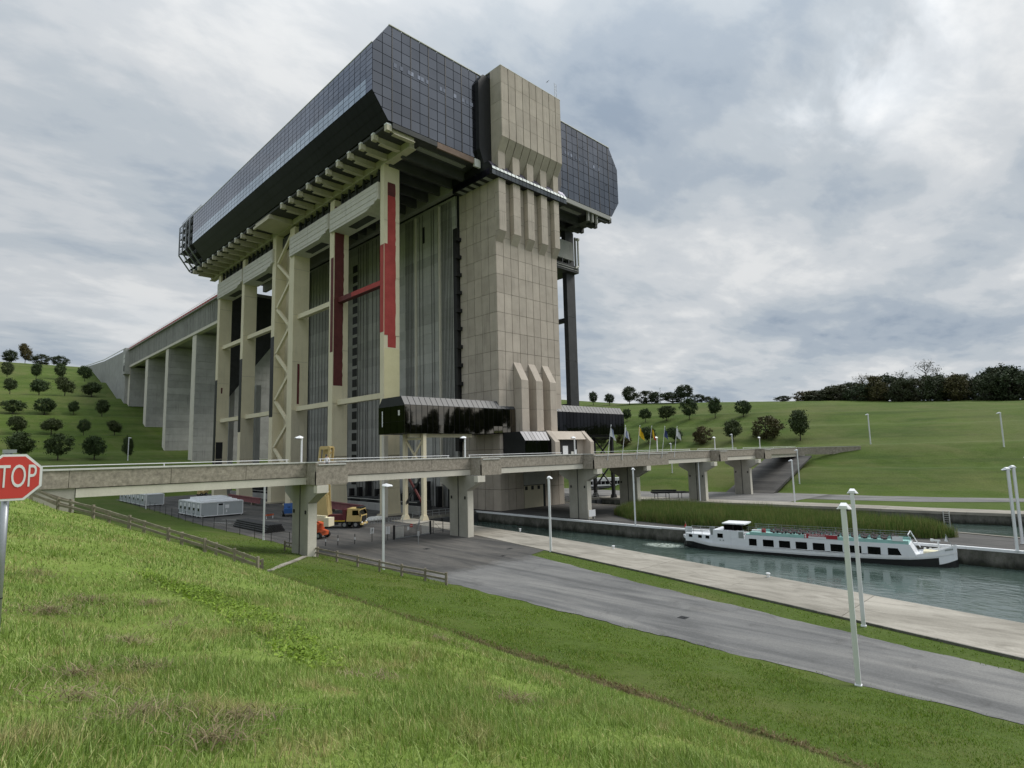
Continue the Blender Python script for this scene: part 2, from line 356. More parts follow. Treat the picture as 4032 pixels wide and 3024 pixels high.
# ------------------------------------------------------------------ mesh helpers
class MB:
    """Collects faces, builds ONE mesh object."""
    def __init__(self): self.v = []; self.f = []; self.mi = []
    def quad(self, *p, m=0):
        i = len(self.v); self.v.extend([tuple(q) for q in p]); self.f.append(tuple(range(i, i + len(p)))); self.mi.append(m)
    def box(self, x0, x1, y0, y1, z0, z1, m=0):
        i = len(self.v)
        self.v.extend([(x0, y0, z0), (x1, y0, z0), (x1, y1, z0), (x0, y1, z0), (x0, y0, z1), (x1, y0, z1), (x1, y1, z1), (x0, y1, z1)])
        for a in ((0, 3, 2, 1), (4, 5, 6, 7), (0, 1, 5, 4), (1, 2, 6, 5), (2, 3, 7, 6), (3, 0, 4, 7)):
            self.f.append(tuple(i + q for q in a)); self.mi.append(m)
        return self
    def prism(self, poly, axis, a0, a1, m=0):
        """poly: 2-D points in the two other axes (x: (y,z), y: (x,z), z: (x,y)); extruded from a0 to a1."""
        def P(q, a):
            if axis == 'x': return (a, q[0], q[1])
            if axis == 'y': return (q[0], a, q[1])
            return (q[0], q[1], a)
        n = len(poly); i = len(self.v)
        self.v.extend([P(q, a0) for q in poly]); self.v.extend([P(q, a1) for q in poly])
        self.f.append(tuple(range(i, i + n))); self.mi.append(m)
        self.f.append(tuple(range(i + 2 * n - 1, i + n - 1, -1))); self.mi.append(m)
        for k in range(n):
            j = (k + 1) % n
            self.f.append((i + j, i + k, i + n + k, i + n + j)); self.mi.append(m)
        return self
    def tube(self, p, q, r0, r1=None, n=8, m=0, cap=True):
        p = Vector(p); q = Vector(q); r1 = r0 if r1 is None else r1
        d = (q - p).normalized(); a = d.orthogonal().normalized(); b = d.cross(a)
        i = len(self.v)
        for c, r in ((p, r0), (q, r1)):
            for k in range(n):
                t = 2 * math.pi * k / n
                self.v.append(tuple(c + a * (r * math.cos(t)) + b * (r * math.sin(t))))
        for k in range(n):
            j = (k + 1) % n
            self.f.append((i + k, i + j, i + n + j, i + n + k)); self.mi.append(m)
        if cap:
            self.f.append(tuple(i + k for k in range(n - 1, -1, -1))); self.mi.append(m)
            self.f.append(tuple(i + n + k for k in range(n))); self.mi.append(m)
        return self
    def bar(self, p, q, w, h, m=0, up=(0, 0, 1)):
        p = Vector(p); q = Vector(q); d = (q - p).normalized(); up = Vector(up)
        s = d.cross(up)
        if s.length < 1e-4: s = d.cross(Vector((1, 0, 0)))
        s.normalize(); u = s.cross(d).normalized()
        i = len(self.v)
        for c in (p, q):
            for a, b in ((-1, -1), (1, -1), (1, 1), (-1, 1)):
                self.v.append(tuple(c + s * (a * w / 2) + u * (b * h / 2)))
        for a in ((3, 2, 1, 0), (4, 5, 6, 7), (0, 1, 5, 4), (1, 2, 6, 5), (2, 3, 7, 6), (3, 0, 4, 7)):
            self.f.append(tuple(i + k for k in a)); self.mi.append(m)
        return self
    def loft(self, rings, m=0, close=True, caps=True):
        i = len(self.v); n = len(rings[0])
        for r in rings: self.v.extend([tuple(q) for q in r])
        for a in range(len(rings) - 1):
            for k in range(n if close else n - 1):
                j = (k + 1) % n
                self.f.append((i + a * n + k, i + a * n + j, i + (a + 1) * n + j, i + (a + 1) * n + k)); self.mi.append(m)
        if caps:
            self.f.append(tuple(i + k for k in range(n - 1, -1, -1))); self.mi.append(m)
            b = i + (len(rings) - 1) * n
            self.f.append(tuple(b + k for k in range(n))); self.mi.append(m)
        return self
    def mesh(self, name, mats, smooth=False):
        me = bpy.data.meshes.new(name)
        me.from_pydata(self.v, [], self.f)
        for m in ([mats] if isinstance(mats, str) else mats): me.materials.append(MATS[m])
        if any(self.mi): me.polygons.foreach_set('material_index', self.mi)
        if smooth: me.polygons.foreach_set('use_smooth', [True] * len(self.f))
        me.update()
        bm = bmesh.new(); bm.from_mesh(me); bmesh.ops.recalc_face_normals(bm, faces=bm.faces); bm.to_mesh(me); bm.free()
        return me
    def build(self, name, mats, parent=None, smooth=False, world=True):
        return put(name, self.mesh(name, mats, smooth), parent, world=world)
def put(name, me, parent=None, loc=None, world=True):
    o = bpy.data.objects.new(name, me); COL.objects.link(o)
    if parent is not None:
        o.parent = parent
        if world:
            r = parent
            off = Vector((0, 0, 0))
            while r is not None: off += r.location; r = r.parent
            o.location = -off
    if loc is not None: o.location = Vector(o.location) + Vector(loc)
    return o
def tag(o, label=None, cat=None, group=None, kind=None):
    if label: o['label'] = label
    if cat: o['category'] = cat
    if group: o['group'] = group
    if kind: o['kind'] = kind
    return o
def thing(name, loc, label, cat, group=None, rz=0.0):
    o = bpy.data.objects.new(name, None); COL.objects.link(o)
    o.empty_display_size = 0.5
    o.location = loc; o.rotation_euler = (0, 0, rz)
    return tag(o, label, cat, group)
def copy_tree(o, parent=None):
    c = o.copy(); COL.objects.link(c); c.parent = parent
    for ch in list(o.children): copy_tree(ch, c)
    return c
def box(name, mat, parent, x0, x1, y0, y1, z0, z1, world=True):
    return MB().box(x0, x1, y0, y1, z0, z1).build(name, mat, parent, world=world)
def inst(name, me, parent, loc, rot=None, scale=None, off=None):
    """An object that shares mesh data, placed in world space under its parent."""
    o = bpy.data.objects.new(name, me); COL.objects.link(o); o.parent = parent
    base = Vector((0, 0, 0)); r = parent
    while r is not None: base += r.location; r = r.parent
    o.location = Vector(loc) - base
    if rot: o.rotation_euler = rot
    if scale: o.scale = scale
    return o
def text_mesh(s, size, mat, extrude=0.004, align='CENTER'):
    cu = bpy.data.curves.new('lettering', 'FONT'); cu.body = s; cu.size = size; cu.align_x = align; cu.align_y = 'CENTER'; cu.extrude = extrude
    cu.resolution_u = 4
    o = bpy.data.objects.new('tmp', cu); COL.objects.link(o)
    dg = bpy.context.evaluated_depsgraph_get(); dg.update()
    me = bpy.data.meshes.new_from_object(o.evaluated_get(dg))
    bpy.data.objects.remove(o); bpy.data.curves.remove(cu)
    me.materials.clear(); me.materials.append(MATS[mat]); me.name = 'lettering'
    return me
# ------------------------------------------------------------------ terrain
def lerp_pts(x, pts):
    a = np.array(pts, float); return np.interp(x, a[:, 0], a[:, 1])
EMB = [(-400, 12.5), (-110, 10.9), (-98, 10.5), (-90, 9.95), (-86, 8.9), (-82.3, 7.6), (-80.3, 6.9), (-78.3, 5.97), (-72.2, 3.3), (-71, 2.5), (-70.4, 2.1), (-69.6, 2.35), (-58.5, .35), (-56.6, 0.0)]
LEFT = [(-1e4, 0), (128, 0), (160, 11.4), (174, 12.0), (190, 15), (197, 15.4), (214, 22.6), (222, 23.2), (244, 32.6), (252, 33.2), (280, 44.6), (290, 45.4), (322, 57.4), (334, 58.4), (370, 70), (394, 75), (430, 77.5), (3000, 80)]
RIGHT = [(-1e4, 0), (61, 0), (77.5, 5.4), (82, 5.6), (96.5, 11.3), (103, 11.55), (124, 17.4), (131, 17.7), (148, 22.2), (156, 22.5), (176, 26), (182, 26.2), (203, 28.0), (240, 28.6), (3000, 30)]
def toe(y): return lerp_pts(y, [(-500, -60), (-83, -57.4), (-45, -56.3), (-10, -55.8), (28, -55.4), (72, -52.6), (145, -49.4), (400, -45)])
def HT(x, y):
    x = np.asarray(x, float); y = np.asarray(y, float)
    xs = x - (toe(y) + 56.5) * np.clip((x + 90) / 33.5, 0, 1)
    e = lerp_pts(xs, EMB)
    k = np.clip((y + 10) / 70, 0, 1); e = e * (1 - .45 * k)
    e = e - 0.95 * np.exp(-((y + 74) / 9.) ** 2) * np.clip((-82 - x) / 5, 0, 1)
    e = e + .9 * np.clip((y + 50) / 24, 0, 1) * np.clip((-83 - x) / 3, 0, 1) * (1 - k)
    l = lerp_pts(y, LEFT)
    xx = x - lerp_pts(y, [(-400, 40), (-75, 9), (-50, 0), (-22, 0), (-12, -5), (0, -11), (20, -10), (60, -8), (300, -8)])
    r = lerp_pts(xx, RIGHT)
    s = np.clip(1 + .0039 * (y + 45), .95, 2.3)
    r = np.where(r > 11.5, 11.5 + (r - 11.5) * s, r)
    return np.maximum(e, np.maximum(l, r))
def bumpy(x, y):
    a = np.sin(x * .9 + 1.3 * np.sin(y * .43)) * np.sin(y * .8 + 1.1 * np.sin(x * .5)) * .05 + np.sin(x * 2.3 + y * 1.1) * np.sin(y * 2.7 - x * .6) * .03
    return a
def HF(x, y):
    h = HT(x, y)
    return h + bumpy(np.asarray(x, float), np.asarray(y, float)) * np.clip(h * 2, 0, 1)
# channel edges (x as a function of y)
EDGE_L = [(-400, -48), (-150, -46.5), (-105, -44), (-82.7, -39.8), (-70.7, -37.2), (-47.5, -32.1), (-34.2, -29.8), (-14, -27.3), (4, -27.2)]
EDGE_LI = [(-400, -55), (-150, -54), (-105, -51.5), (-83.4, -47.9), (-57.5, -41.7), (-40.7, -38.1), (-28.8, -35.6), (-14, -33.0), (4, -31.5)]
ISL_L = [(-142, -6), (-100, -8.2), (-80, -8.6), (-72, -8.3), (-60, -9.9), (-43, -13.0), (-20, -13.0), (4, -12.3)]
ISL_R = [(-142, -4), (-100, 0), (-79, 2.4), (-72, 4.6), (-45, 9), (-20, 12), (4, 12)]
EDGE_R = [(-400, 62), (-200, 46), (-100, 36), (-76, 32.5), (-66, 31), (-42, 30), (-20, 28), (4, 27.5)]
EDGE_RI = [(-400, 69), (-200, 53), (-100, 42.5), (-76, 38.3), (-62, 37), (-42, 37), (-20, 35), (4, 34)]
def at(pts, y): return lerp_pts(y, sorted(pts))
WATER_Z = -1.8
def ground_z(x, y):
    h = HF(x, y)
    inl = (y < 3.6) & (x > at(EDGE_L, y) - 2.2) & (x < at(ISL_L, y) + 2.2)
    inr = (y < 3.6) & (x > at(ISL_R, y) - 2.2) & (x < at(EDGE_R, y) + 2.2)
    deep = (y < -138) & (x > at(EDGE_L, y) - 2.2) & (x < at(EDGE_R, y) + 2.2)
    return np.where(inl | inr | deep, -4.5, h)
def axis(segs):
    out = []
    for a, b, s in segs: out.extend(np.arange(a, b, s))
    out.append(segs[-1][1]); return np.array(out)
gx = axis([(-3000, -400, 260), (-400, -130, 15), (-130, -98, 2), (-98, -68, .5), (-68, -54, .8), (-54, 66, 2.0), (66, 160, 1.5), (160, 300, 5), (300, 700, 25), (700, 3500, 280)])
gy = axis([(-3000, -500, 250), (-500, -140, 12), (-140, -100, 2.5), (-100, -40, .6), (-40, 10, 1.0), (10, 130, 3.5), (130, 440, 2.0), (440, 800, 30), (800, 4000, 320)])
XX, YY = np.meshgrid(gx, gy)
ZZ = ground_z(XX, YY)
me = bpy.data.meshes.new('ground')
nx, ny = len(gx), len(gy)
vv = np.stack([XX, YY, ZZ], -1).reshape(-1, 3)
me.vertices.add(len(vv)); me.vertices.foreach_set('co', vv.ravel())
ii = (np.arange(ny - 1)[:, None] * nx + np.arange(nx - 1)[None, :]).ravel()
ff = np.stack([ii, ii + 1, ii + nx + 1, ii + nx], -1)
me.loops.add(ff.size); me.loops.foreach_set('vertex_index', ff.ravel())
me.polygons.add(len(ff)); me.polygons.foreach_set('loop_start', np.arange(0, ff.size, 4))
me.polygons.foreach_set('use_smooth', np.ones(len(ff), bool))
me.materials.append(MATS['grass_ground']); me.update(); me.validate()
ground = put('ground', me); tag(ground, 'rolling green grass banks and terraced hillsides round the boat lift', None, None, 'structure')

def strip_sheet(name, left, right, ys, z, mat, kind='structure', label=None, thick=0.0):
    m = MB()
    L = [(float(at(left, y)) if not callable(left) else float(left(y)), y) for y in ys]
    R = [(float(at(right, y)) if not callable(right) else float(right(y)), y) for y in ys]
    for i in range(len(ys) - 1):
        m.quad((*L[i], z), (*R[i], z), (*R[i + 1], z), (*L[i + 1], z))
    o = m.build(name, mat); tag(o, label, None, None, kind); return o
def wob(y, a=.25): return a * (math.sin(y * .9) + .6 * math.sin(y * 2.3 + 1) + .4 * math.sin(y * 5.1))
# service road and yard: the edges wander a little where grass creeps over
ROAD_IN = [(-400, -57), (-150, -56), (-105, -53.8), (-83.6, -50.3), (-74.3, -48.6), (-60.1, -45.8), (-40.4, -41.1)]
strip_sheet('road', lambda y: float(toe(y)) + .15 + wob(y, .11), lambda y: float(at(ROAD_IN, y)) + wob(y + 7, .10), [y for y in np.arange(-398, -45.9, .6)] + [-45.9], 0.035, 'road_asphalt', label='grey asphalt service road beside the canal')
m = MB()
ys = [-45.9, -44, -42, -40.4]
yy = list(np.arange(-45.9, -29, .9)) + [-28.8]
for a, b in zip(yy[:-1], yy[1:]):
    ra = at(ROAD_IN, a) if a < -40.4 else at(EDGE_LI, a) - .05; rb = at(ROAD_IN, b) if b < -40.4 else at(EDGE_LI, b) - .05
    m.quad((float(toe(a)) + .1 + wob(a, .12), a, .035), (float(ra), a, .035), (float(rb), b, .035), (float(toe(b)) + .1 + wob(b, .12), b, .035))
yy = list(np.arange(-28.8, 131, 2.2)) + [131]
for a, b in zip(yy[:-1], yy[1:]):
    ra = at(EDGE_LI, a) - .05 if a < 3.9 else -31.6; rb = at(EDGE_LI, b) - .05 if b < 3.9 else -31.6
    m.quad((float(toe(a)) + .1 + wob(a, .12), a, .035), (float(ra), a, .035), (float(rb), b, .035), (float(toe(b)) + .1 + wob(b, .12), b, .035))
yard = m.build('yard_pavement', 'road_asphalt'); tag(yard, 'dark asphalt works yard along the foot of the lift', None, None, 'structure')
# faded parking lines in the yard
m = MB()
for (x0, y0, x1, y1) in [(-50, 33, -44, 21), (-46.5, 60, -40.5, 47), (-52.5, 30, -51.0, 24.5)]:
    d = Vector((x1 - x0, y1 - y0, 0)).normalized(); s = Vector((-d.y, d.x, 0)) * .09
    m.quad((x0 - s.x, y0 - s.y, .040), (x0 + s.x, y0 + s.y, .040), (x1 + s.x, y1 + s.y, .040), (x1 - s.x, y1 - s.y, .040))
tag(m.build('yard_markings', 'off_white_paint'), 'faded white painted lines on the works yard', None, None, 'structure')
# floor under the lift
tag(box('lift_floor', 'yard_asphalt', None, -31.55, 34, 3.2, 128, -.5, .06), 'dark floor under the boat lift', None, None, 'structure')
# far bank
strip_sheet('far_road', lambda y: float(at([(-400, 95), (-120, 78), (-74, 56.9), (-60, 48.9), (-39, 45.7), (-33, 45.7)], y)), lambda y: float(at([(-400, 101), (-120, 84), (-74, 66), (-60, 62), (-39, 60.6), (-33, 60.6)], y)), list(np.arange(-398, -39, 3)) + [-39], .05, 'road_asphalt', label='pale service road along the far bank')
strip_sheet('far_yard_pavement', [(-400, 34), (-39, 37.2), (-20, 35.1), (4, 34.1), (128, 34.1)], lambda y: float(at([(-39, 60.6), (-22, 60.6), (-12, 56), (0, 50), (20, 51), (128, 53)], y)), list(np.arange(-39, 128, 3)) + [128], .05, 'far_asphalt', label='pale concrete yard on the far bank')

# ------------------------------------------------------------------ quays: separate slabs, each a piece of its quay
def quay(name, inner, outer, y0, y1, step, label, top_mat='quay_concrete', z1=.09):
    root = bpy.data.objects.new(name, None); COL.objects.link(root); tag(root, label, None, None, 'structure')
    root.location = (float(at(outer, y1)), y1, 0)
    y = y1; k = 0
    m = MB()
    while y > y0:
        b = max(y - step, y0); g = .035
        pts = [(float(at(inner, y - g)), y - g), (float(at(outer, y - g)), y - g)]
        # follow the bend of the edges inside the slab
        for c in sorted([q for q, _ in outer if b < q < y], reverse=True): pts.append((float(at(outer, c)), c))
        pts += [(float(at(outer, b)), b), (float(at(inner, b)), b)]
        for c in sorted([q for q, _ in inner if b < q < y]): pts.append((float(at(inner, c)), c))
        dz = random.uniform(-.012, .012)
        MB().prism(pts, 'z', -.35, z1 + dz).build('slab', top_mat, root)
        y = b; k += 1
    # wall face below the slabs
    sgn = 1 if at(outer, y1) > at(inner, y1) else -1
    ys_ = sorted(set([y0, y1] + [q for q, _ in outer if y0 < q < y1]))
    for a, b in zip(ys_[:-1], ys_[1:]):
        xa, xb = float(at(outer, a)) - .06 * sgn, float(at(outer, b)) - .06 * sgn
        m.quad((xa, a, -4.6), (xb, b, -4.6), (xb, b, -.352), (xa, a, -.352))
        m.quad((xa - sgn * 1.5, a, -4.6), (xb - sgn * 1.5, b, -4.6), (xb - sgn * 1.5, b, -.352), (xa - sgn * 1.5, a, -.352))
        m.quad((xa, a, -.352), (xb, b, -.352), (xb - sgn * 1.5, b, -.352), (xa - sgn * 1.5, a, -.352))
    m.build('quay_wall', 'quay_wall_concrete', root)
    return root
quay('near_quay', EDGE_LI, EDGE_L, -210, 3.0, 9.6, 'weathered concrete quay along the near bank of the canal')
rq = quay('far_quay', EDGE_RI, EDGE_R, -210, 3.0, 12.0, 'pale concrete quay along the far bank')
# the island between the channels
isl = bpy.data.objects.new('island_quay', None); COL.objects.link(isl); isl.location = (-12, 0, 0); tag(isl, 'narrow island of dark paving between the two canal arms', None, None, 'structure')
ys = list(np.arange(-142, 3, 4)) + [3]
m = MB(); w = MB(); c = MB()
for a, b in zip(ys[:-1], ys[1:]):
    la, lb, ra, rb = [float(v) for v in (at(ISL_L, a), at(ISL_L, b), at(ISL_R, a), at(ISL_R, b))]
    m.quad((la + .5, a, .06), (ra - .5, a, .06), (rb - .5, b, .06), (lb + .5, b, .06))
    for xa, xb, s in ((la, lb, 1), (ra, rb, -1)):
        w.quad((xa + .05 * s, a, -4.6), (xb + .05 * s, b, -4.6), (xb + .05 * s, b, -.05), (xa + .05 * s, a, -.05))
m.build('paving', 'yard_asphalt', isl); w.build('quay_wall', 'quay_wall_concrete', isl)
for edge, s in ((ISL_L, 1), (ISL_R, -1)):
    y = 3.0
    while y > -141:
        b = y - 6.0; ya, yb = y - .02, b
        xa, xb = float(at(edge, ya)), float(at(edge, yb))
        MB().prism([(xa, ya), (xa + .55 * s, ya), (xb + .55 * s, yb), (xb, yb)], 'z', -.12, .16).build('coping', 'white_paint' if (s > 0) else 'quay_concrete', isl)
        y = b
# dark kerb between quay and grass strip
kr = bpy.data.objects.new('kerb', None); COL.objects.link(kr); kr.location = (-38, -41, 0); tag(kr, 'dark weathered kerb between the quay slabs and the grass strip', None, None, 'structure')
y = -41.0
while y > -150:
    b = y - 2.4
    xa, xb = float(at(EDGE_LI, y - .02)), float(at(EDGE_LI, b))
    MB().prism([(xa - .16, y - .02), (xa - .02, y - .02), (xb - .02, b), (xb - .16, b)], 'z', -.1, .14 + random.uniform(-.01, .01)).build('kerb_stone', 'quay_wall_concrete', kr)
    y = b
# a ladder on the far quay wall
lad = thing('quay_ladder', (30.4, -66.5, -1.6), 'pale steel ladder fixed to the far quay wall', 'ladder')
for d in (-.4, .4): MB().box(30.75, 30.95, -66.5 + d - .05, -66.5 + d + .05, -1.9, .25).build('side_rail', 'off_white_paint', lad)
for z in np.arange(-1.6, .2, .35): MB().box(30.78, 30.92, -66.9, -66.1, z, z + .05).build('rung', 'off_white_paint', lad)
# water
ys = list(np.arange(-395, 4, 6)) + [3.4]
m = MB()
for a, b in zip(ys[:-1], ys[1:]):
    m.quad((float(at(EDGE_L, a)) - .5, a, WATER_Z), (float(at(EDGE_R, a)) + .5, a, WATER_Z), (float(at(EDGE_R, b)) + .5, b, WATER_Z), (float(at(EDGE_L, b)) - .5, b, WATER_Z))
tag(m.build('canal_water', 'canal_water'), 'dark green rippled canal water', None, None, 'structure')
# churned white water behind the boat's stern
m, t = new_mat('wake_foam'); k = NT(t)
n1 = k.noise(2.6, 6, 0.72, 0.8); sp = k.n('ShaderNodeTexCoord')
b = k.bsdf((0.55, 0.62, 0.55), 0.5, 0, 0.3, k.bump(n1, .8, .3))
gr = k.n('ShaderNodeTexGradient', gradient_type='SPHERICAL'); k.l(sp.outputs['Object'], gr.inputs[0])
a_ = k.math('MULTIPLY', k.ramp(n1, [(0.44, 0), (0.6, 1)]), k.ramp(gr.outputs[0], [(0.0, 0), (0.5, 1)]))
k.l(a_, b.inputs['Alpha'])
mm = MB()
mm.prism([(math.cos(i * .4189), math.sin(i * .4189)) for i in range(15)], 'z', -.004, .004)
o = mm.build('wake_foam', 'wake_foam'); o.location = (-16.4, -42.4, WATER_Z + .02); o.scale = (2.0, 3.4, 1); o.rotation_euler = (0, 0, .1)
tag(o, 'churned white wake behind the stern of the white barge', None, None, 'stuff')

# ------------------------------------------------------------------ grass blades, clover and reeds
def blade_mesh(name, P, L, W, lean, az, tone, mat, segs=2, droop=.5):
    """P (n,3) roots; L length; W width; lean 0..1; az direction of lean; bent strips, one mesh."""
    n = len(P); d = np.stack([np.cos(az), np.sin(az), np.zeros(n)], -1); s = np.stack([-np.sin(az), np.cos(az), np.zeros(n)], -1)
    tw = RNG.uniform(-1.3, 1.3, n)[:, None]; s = s * np.cos(tw) + d * np.sin(tw)
    rows = []
    for j in range(segs + 1):
        t = j / segs
        c = P + d * (lean * L * (t ** 1.5))[:, None]
        c[:, 2] += L * (t * (1 - .35 * lean) - droop * lean * t * t * .6)
        w = W * (1 - t * .85) if j < segs else W * 0
        rows.append((c, w))
    verts = []
    for j, (c, w) in enumerate(rows):
        if j < segs: verts += [c - s * w[:, None] / 2, c + s * w[:, None] / 2]
        else: verts += [c]
    V = np.stack(verts, 1); nv = V.shape[1]
    base = np.arange(n)[:, None] * nv
    quads = []
    for j in range(segs - 1): quads.append(base + np.array([2 * j, 2 * j + 1, 2 * j + 3, 2 * j + 2]))
    tri = base + np.array([2 * segs - 2, 2 * segs - 1, 2 * segs])
    me = bpy.data.meshes.new(name)
    me.vertices.add(n * nv); me.vertices.foreach_set('co', V.reshape(-1).astype(np.float32))
    q = np.concatenate(quads, 0) if quads else np.zeros((0, 4), int)
    loops = np.concatenate([q.ravel(), tri.ravel()])
    me.loops.add(len(loops)); me.loops.foreach_set('vertex_index', loops.astype(np.int32))
    ls = np.concatenate([np.arange(len(q)) * 4, len(q) * 4 + np.arange(len(tri)) * 3])
    me.polygons.add(len(ls)); me.polygons.foreach_set('loop_start', ls.astype(np.int32))
    at_ = me.attributes.new('tone', 'FLOAT', 'POINT'); at_.data.foreach_set('value', np.repeat(tone, nv).astype(np.float32))
    me.materials.append(MATS[mat]); me.update()
    return me
def in_view(x, y, z, mx=60):
    d = np.stack([x - CAM.x, y - CAM.y, z - CAM.z], -1)
    f = d @ np.array(_f); u = d @ np.array(_r); v = d @ np.array(_u)
    return (f > .5) & (np.abs(u / f) < 0.87 * 1.08) & (v / f < .75) & (v / f > -.65 * 1.1)
def scatter(n, r0, r1, test):
    a = RNG.uniform(0, 1, n); r = np.sqrt(r0 ** 2 + a * (r1 ** 2 - r0 ** 2)); th = RNG.uniform(math.radians(-2), math.radians(92), n)
    x = CAM.x + r * np.sin(th); y = CAM.y + r * np.cos(th); z = HF(x, y)
    k = in_view(x, y, z) & test(x, y); return x[k], y[k], z[k]
def flow(x, y): return 2.2 + 1.4 * np.sin(x * .8 + 2 * np.sin(y * .35)) + 1.1 * np.sin(y * .9 - x * .4)
def patchy(x, y):
    return .5 + .25 * np.sin(x * 1.7 + 1.5 * np.sin(y * .9)) + .25 * np.sin(y * 1.9 + 1.2 * np.sin(x * 1.3))
upper = lambda x, y: (x < -70.98 + .18 * np.sin(y * 1.9) + .12 * np.sin(y * 4.3))
parts = []
for n, r0, r1, L0, W0 in ((130000, 4.5, 11, .17, .0105), (130000, 11, 20, .17, .016), (120000, 20, 36, .17, .026), (60000, 36, 60, .17, .045)):
    x, y, z = scatter(n, r0, r1, upper)
    pt = patchy(x, y); k = len(x)
    L = L0 * RNG.uniform(.4, 1.3, k) * (.45 + 1.05 * pt); W = W0 * RNG.uniform(.6, 1.4, k)
    parts.append((np.stack([x, y, z - .02], -1), L, W, np.clip(RNG.normal(.45, .25, k), .02, 1.1), flow(x, y) + RNG.normal(0, 1.5, k), RNG.uniform(0, 1, k)))
cat = [np.concatenate([p[i] for p in parts], 0) for i in range(6)]
o = put('grass', blade_mesh('grass', *cat, 'grass_blades', segs=3)); tag(o, 'long unmown grass with dry tufts on the near bank', None, None, 'stuff')
# tall tufts close to the camera
tx, ty, tz = scatter(260, 5, 14, upper)
P = []; 
for a, b in zip(tx, ty):
    q = RNG.normal(0, .10, (26, 2)); P.append(np.stack([a + q[:, 0], b + q[:, 1]], -1))
P = np.concatenate(P, 0); k = len(P)
o = put('grass_tufts', blade_mesh('grass_tufts', np.stack([P[:, 0], P[:, 1], HF(P[:, 0], P[:, 1]) - .02], -1), RNG.uniform(.16, .40, k), RNG.uniform(.008, .015, k), np.clip(RNG.normal(.55, .25, k), .1, 1), RNG.uniform(0, 6.28, k), RNG.uniform(0, .9, k), 'grass_blades', segs=3))
tag(o, 'tall loose tufts of grass close to the viewer', None, None, 'stuff')
# shorter lawn below the ditch and on the strip between road and quay
parts = []
low = lambda x, y: (x > -69.9 + .15 * np.sin(y * 2.3)) & (x < toe(y) + .30 + .15 * np.sin(y * 2.7))
for n, r0, r1, L0, W0 in ((150000, 18, 34, .12, .026), (140000, 34, 60, .13, .045), (40000, 60, 95, .14, .08)):
    x, y, z = scatter(n, r0, r1, low); k = len(x)
    parts.append((np.stack([x, y, z - .02], -1), L0 * RNG.uniform(.5, 1.4, k) * (.5 + 1.1 * patchy(x * .6, y * .6)), W0 * RNG.uniform(.6, 1.4, k), np.clip(RNG.normal(.5, .25, k), .05, 1), RNG.uniform(0, 6.28, k), RNG.uniform(0, 1, k)))
strip = lambda x, y: (y < -41) & (x > at(ROAD_IN, y) - .15 + .12 * np.sin(y * 3)) & (x < at(EDGE_LI, y) - .1)
for n, r0, r1, L0, W0 in ((70000, 30, 70, .13, .06),):
    x, y, z = scatter(n, r0, r1, strip); k = len(x)
    parts.append((np.stack([x, y, z - .02], -1), L0 * RNG.uniform(.5, 1.4, k), W0 * RNG.uniform(.6, 1.4, k), np.clip(RNG.normal(.5, .25, k), .05, 1), RNG.uniform(0, 6.28, k), RNG.uniform(0, 1, k)))
cat = [np.concatenate([p[i] for p in parts], 0) for i in range(6)]
o = put('lawn', blade_mesh('lawn', *cat, 'lawn_blades', segs=2)); tag(o, 'short green lawn along the ditch, road and quay', None, None, 'stuff')
# dry grass either side of the ditch
k = 26000; y = RNG.uniform(-88, -40, k); x = -70.55 + np.where(RNG.uniform(0, 1, k) < .55, -.42, .38) + RNG.normal(0, .28, k)
q = (np.abs(x + 70.42 + .08 * np.sin(y * 2.1)) > .24); x, y = x[q], y[q]; k = len(x); vv_ = in_view(x, y, HF(x, y)); x, y = x[vv_], y[vv_]; k = len(x)
o = put('dry_grass', blade_mesh('dry_grass', np.stack([x, y, HF(x, y) - .02], -1), RNG.uniform(.08, .24, k), RNG.uniform(.02, .05, k), np.clip(RNG.normal(.7, .25, k), .1, 1.1), RNG.uniform(0, 6.28, k), RNG.uniform(0, 1, k), 'dry_blades', segs=2))
tag(o, 'dry brown grass lining the ditch along the foot of the bank', None, None, 'stuff')
# flattened brown thatch in the long grass
P = []
for (cx0, cy0, ra, n) in ((-88.0, -72.5, 1.0, 900), (-87.1, -71.3, .8, 600), (-86.0, -71.8, .55, 350), (-87.5, -78.0, .55, 420), (-88.2, -81.0, .7, 700), (-88.5, -79.6, .6, 420), (-87.4, -81.4, .5, 380), (-87.2, -75.5, .7, 350), (-86.1, -74.3, .6, 220), (-88.4, -78.5, .4, 240), (-87.9, -82.2, .5, 360), (-87.8, -68.3, 1.2, 500), (-84.6, -79.6, .6, 260), (-83.2, -81.3, .5, 220), (-81.0, -76.5, .8, 250)):
    n = int(n * .5); a = RNG.uniform(0, 6.28, n); rr_ = ra * .8 * np.abs(RNG.normal(0, .6, n)); P.append(np.stack([cx0 + rr_ * np.cos(a) * 1.3, cy0 + rr_ * np.sin(a) * .9], -1))
P = np.concatenate(P, 0); k = len(P)
o = put('thatch', blade_mesh('thatch', np.stack([P[:, 0], P[:, 1], HF(P[:, 0], P[:, 1]) + RNG.uniform(.03, .13, k)], -1), RNG.uniform(.14, .34, k), RNG.uniform(.008, .016, k), np.clip(RNG.normal(1.05, .2, k), .6, 1.5), RNG.uniform(0, 6.28, k), RNG.uniform(0, 1, k), 'thatch_blades', segs=3, droop=.75))
tag(o, 'flattened brown patches of dead grass in the near bank', None, None, 'stuff')
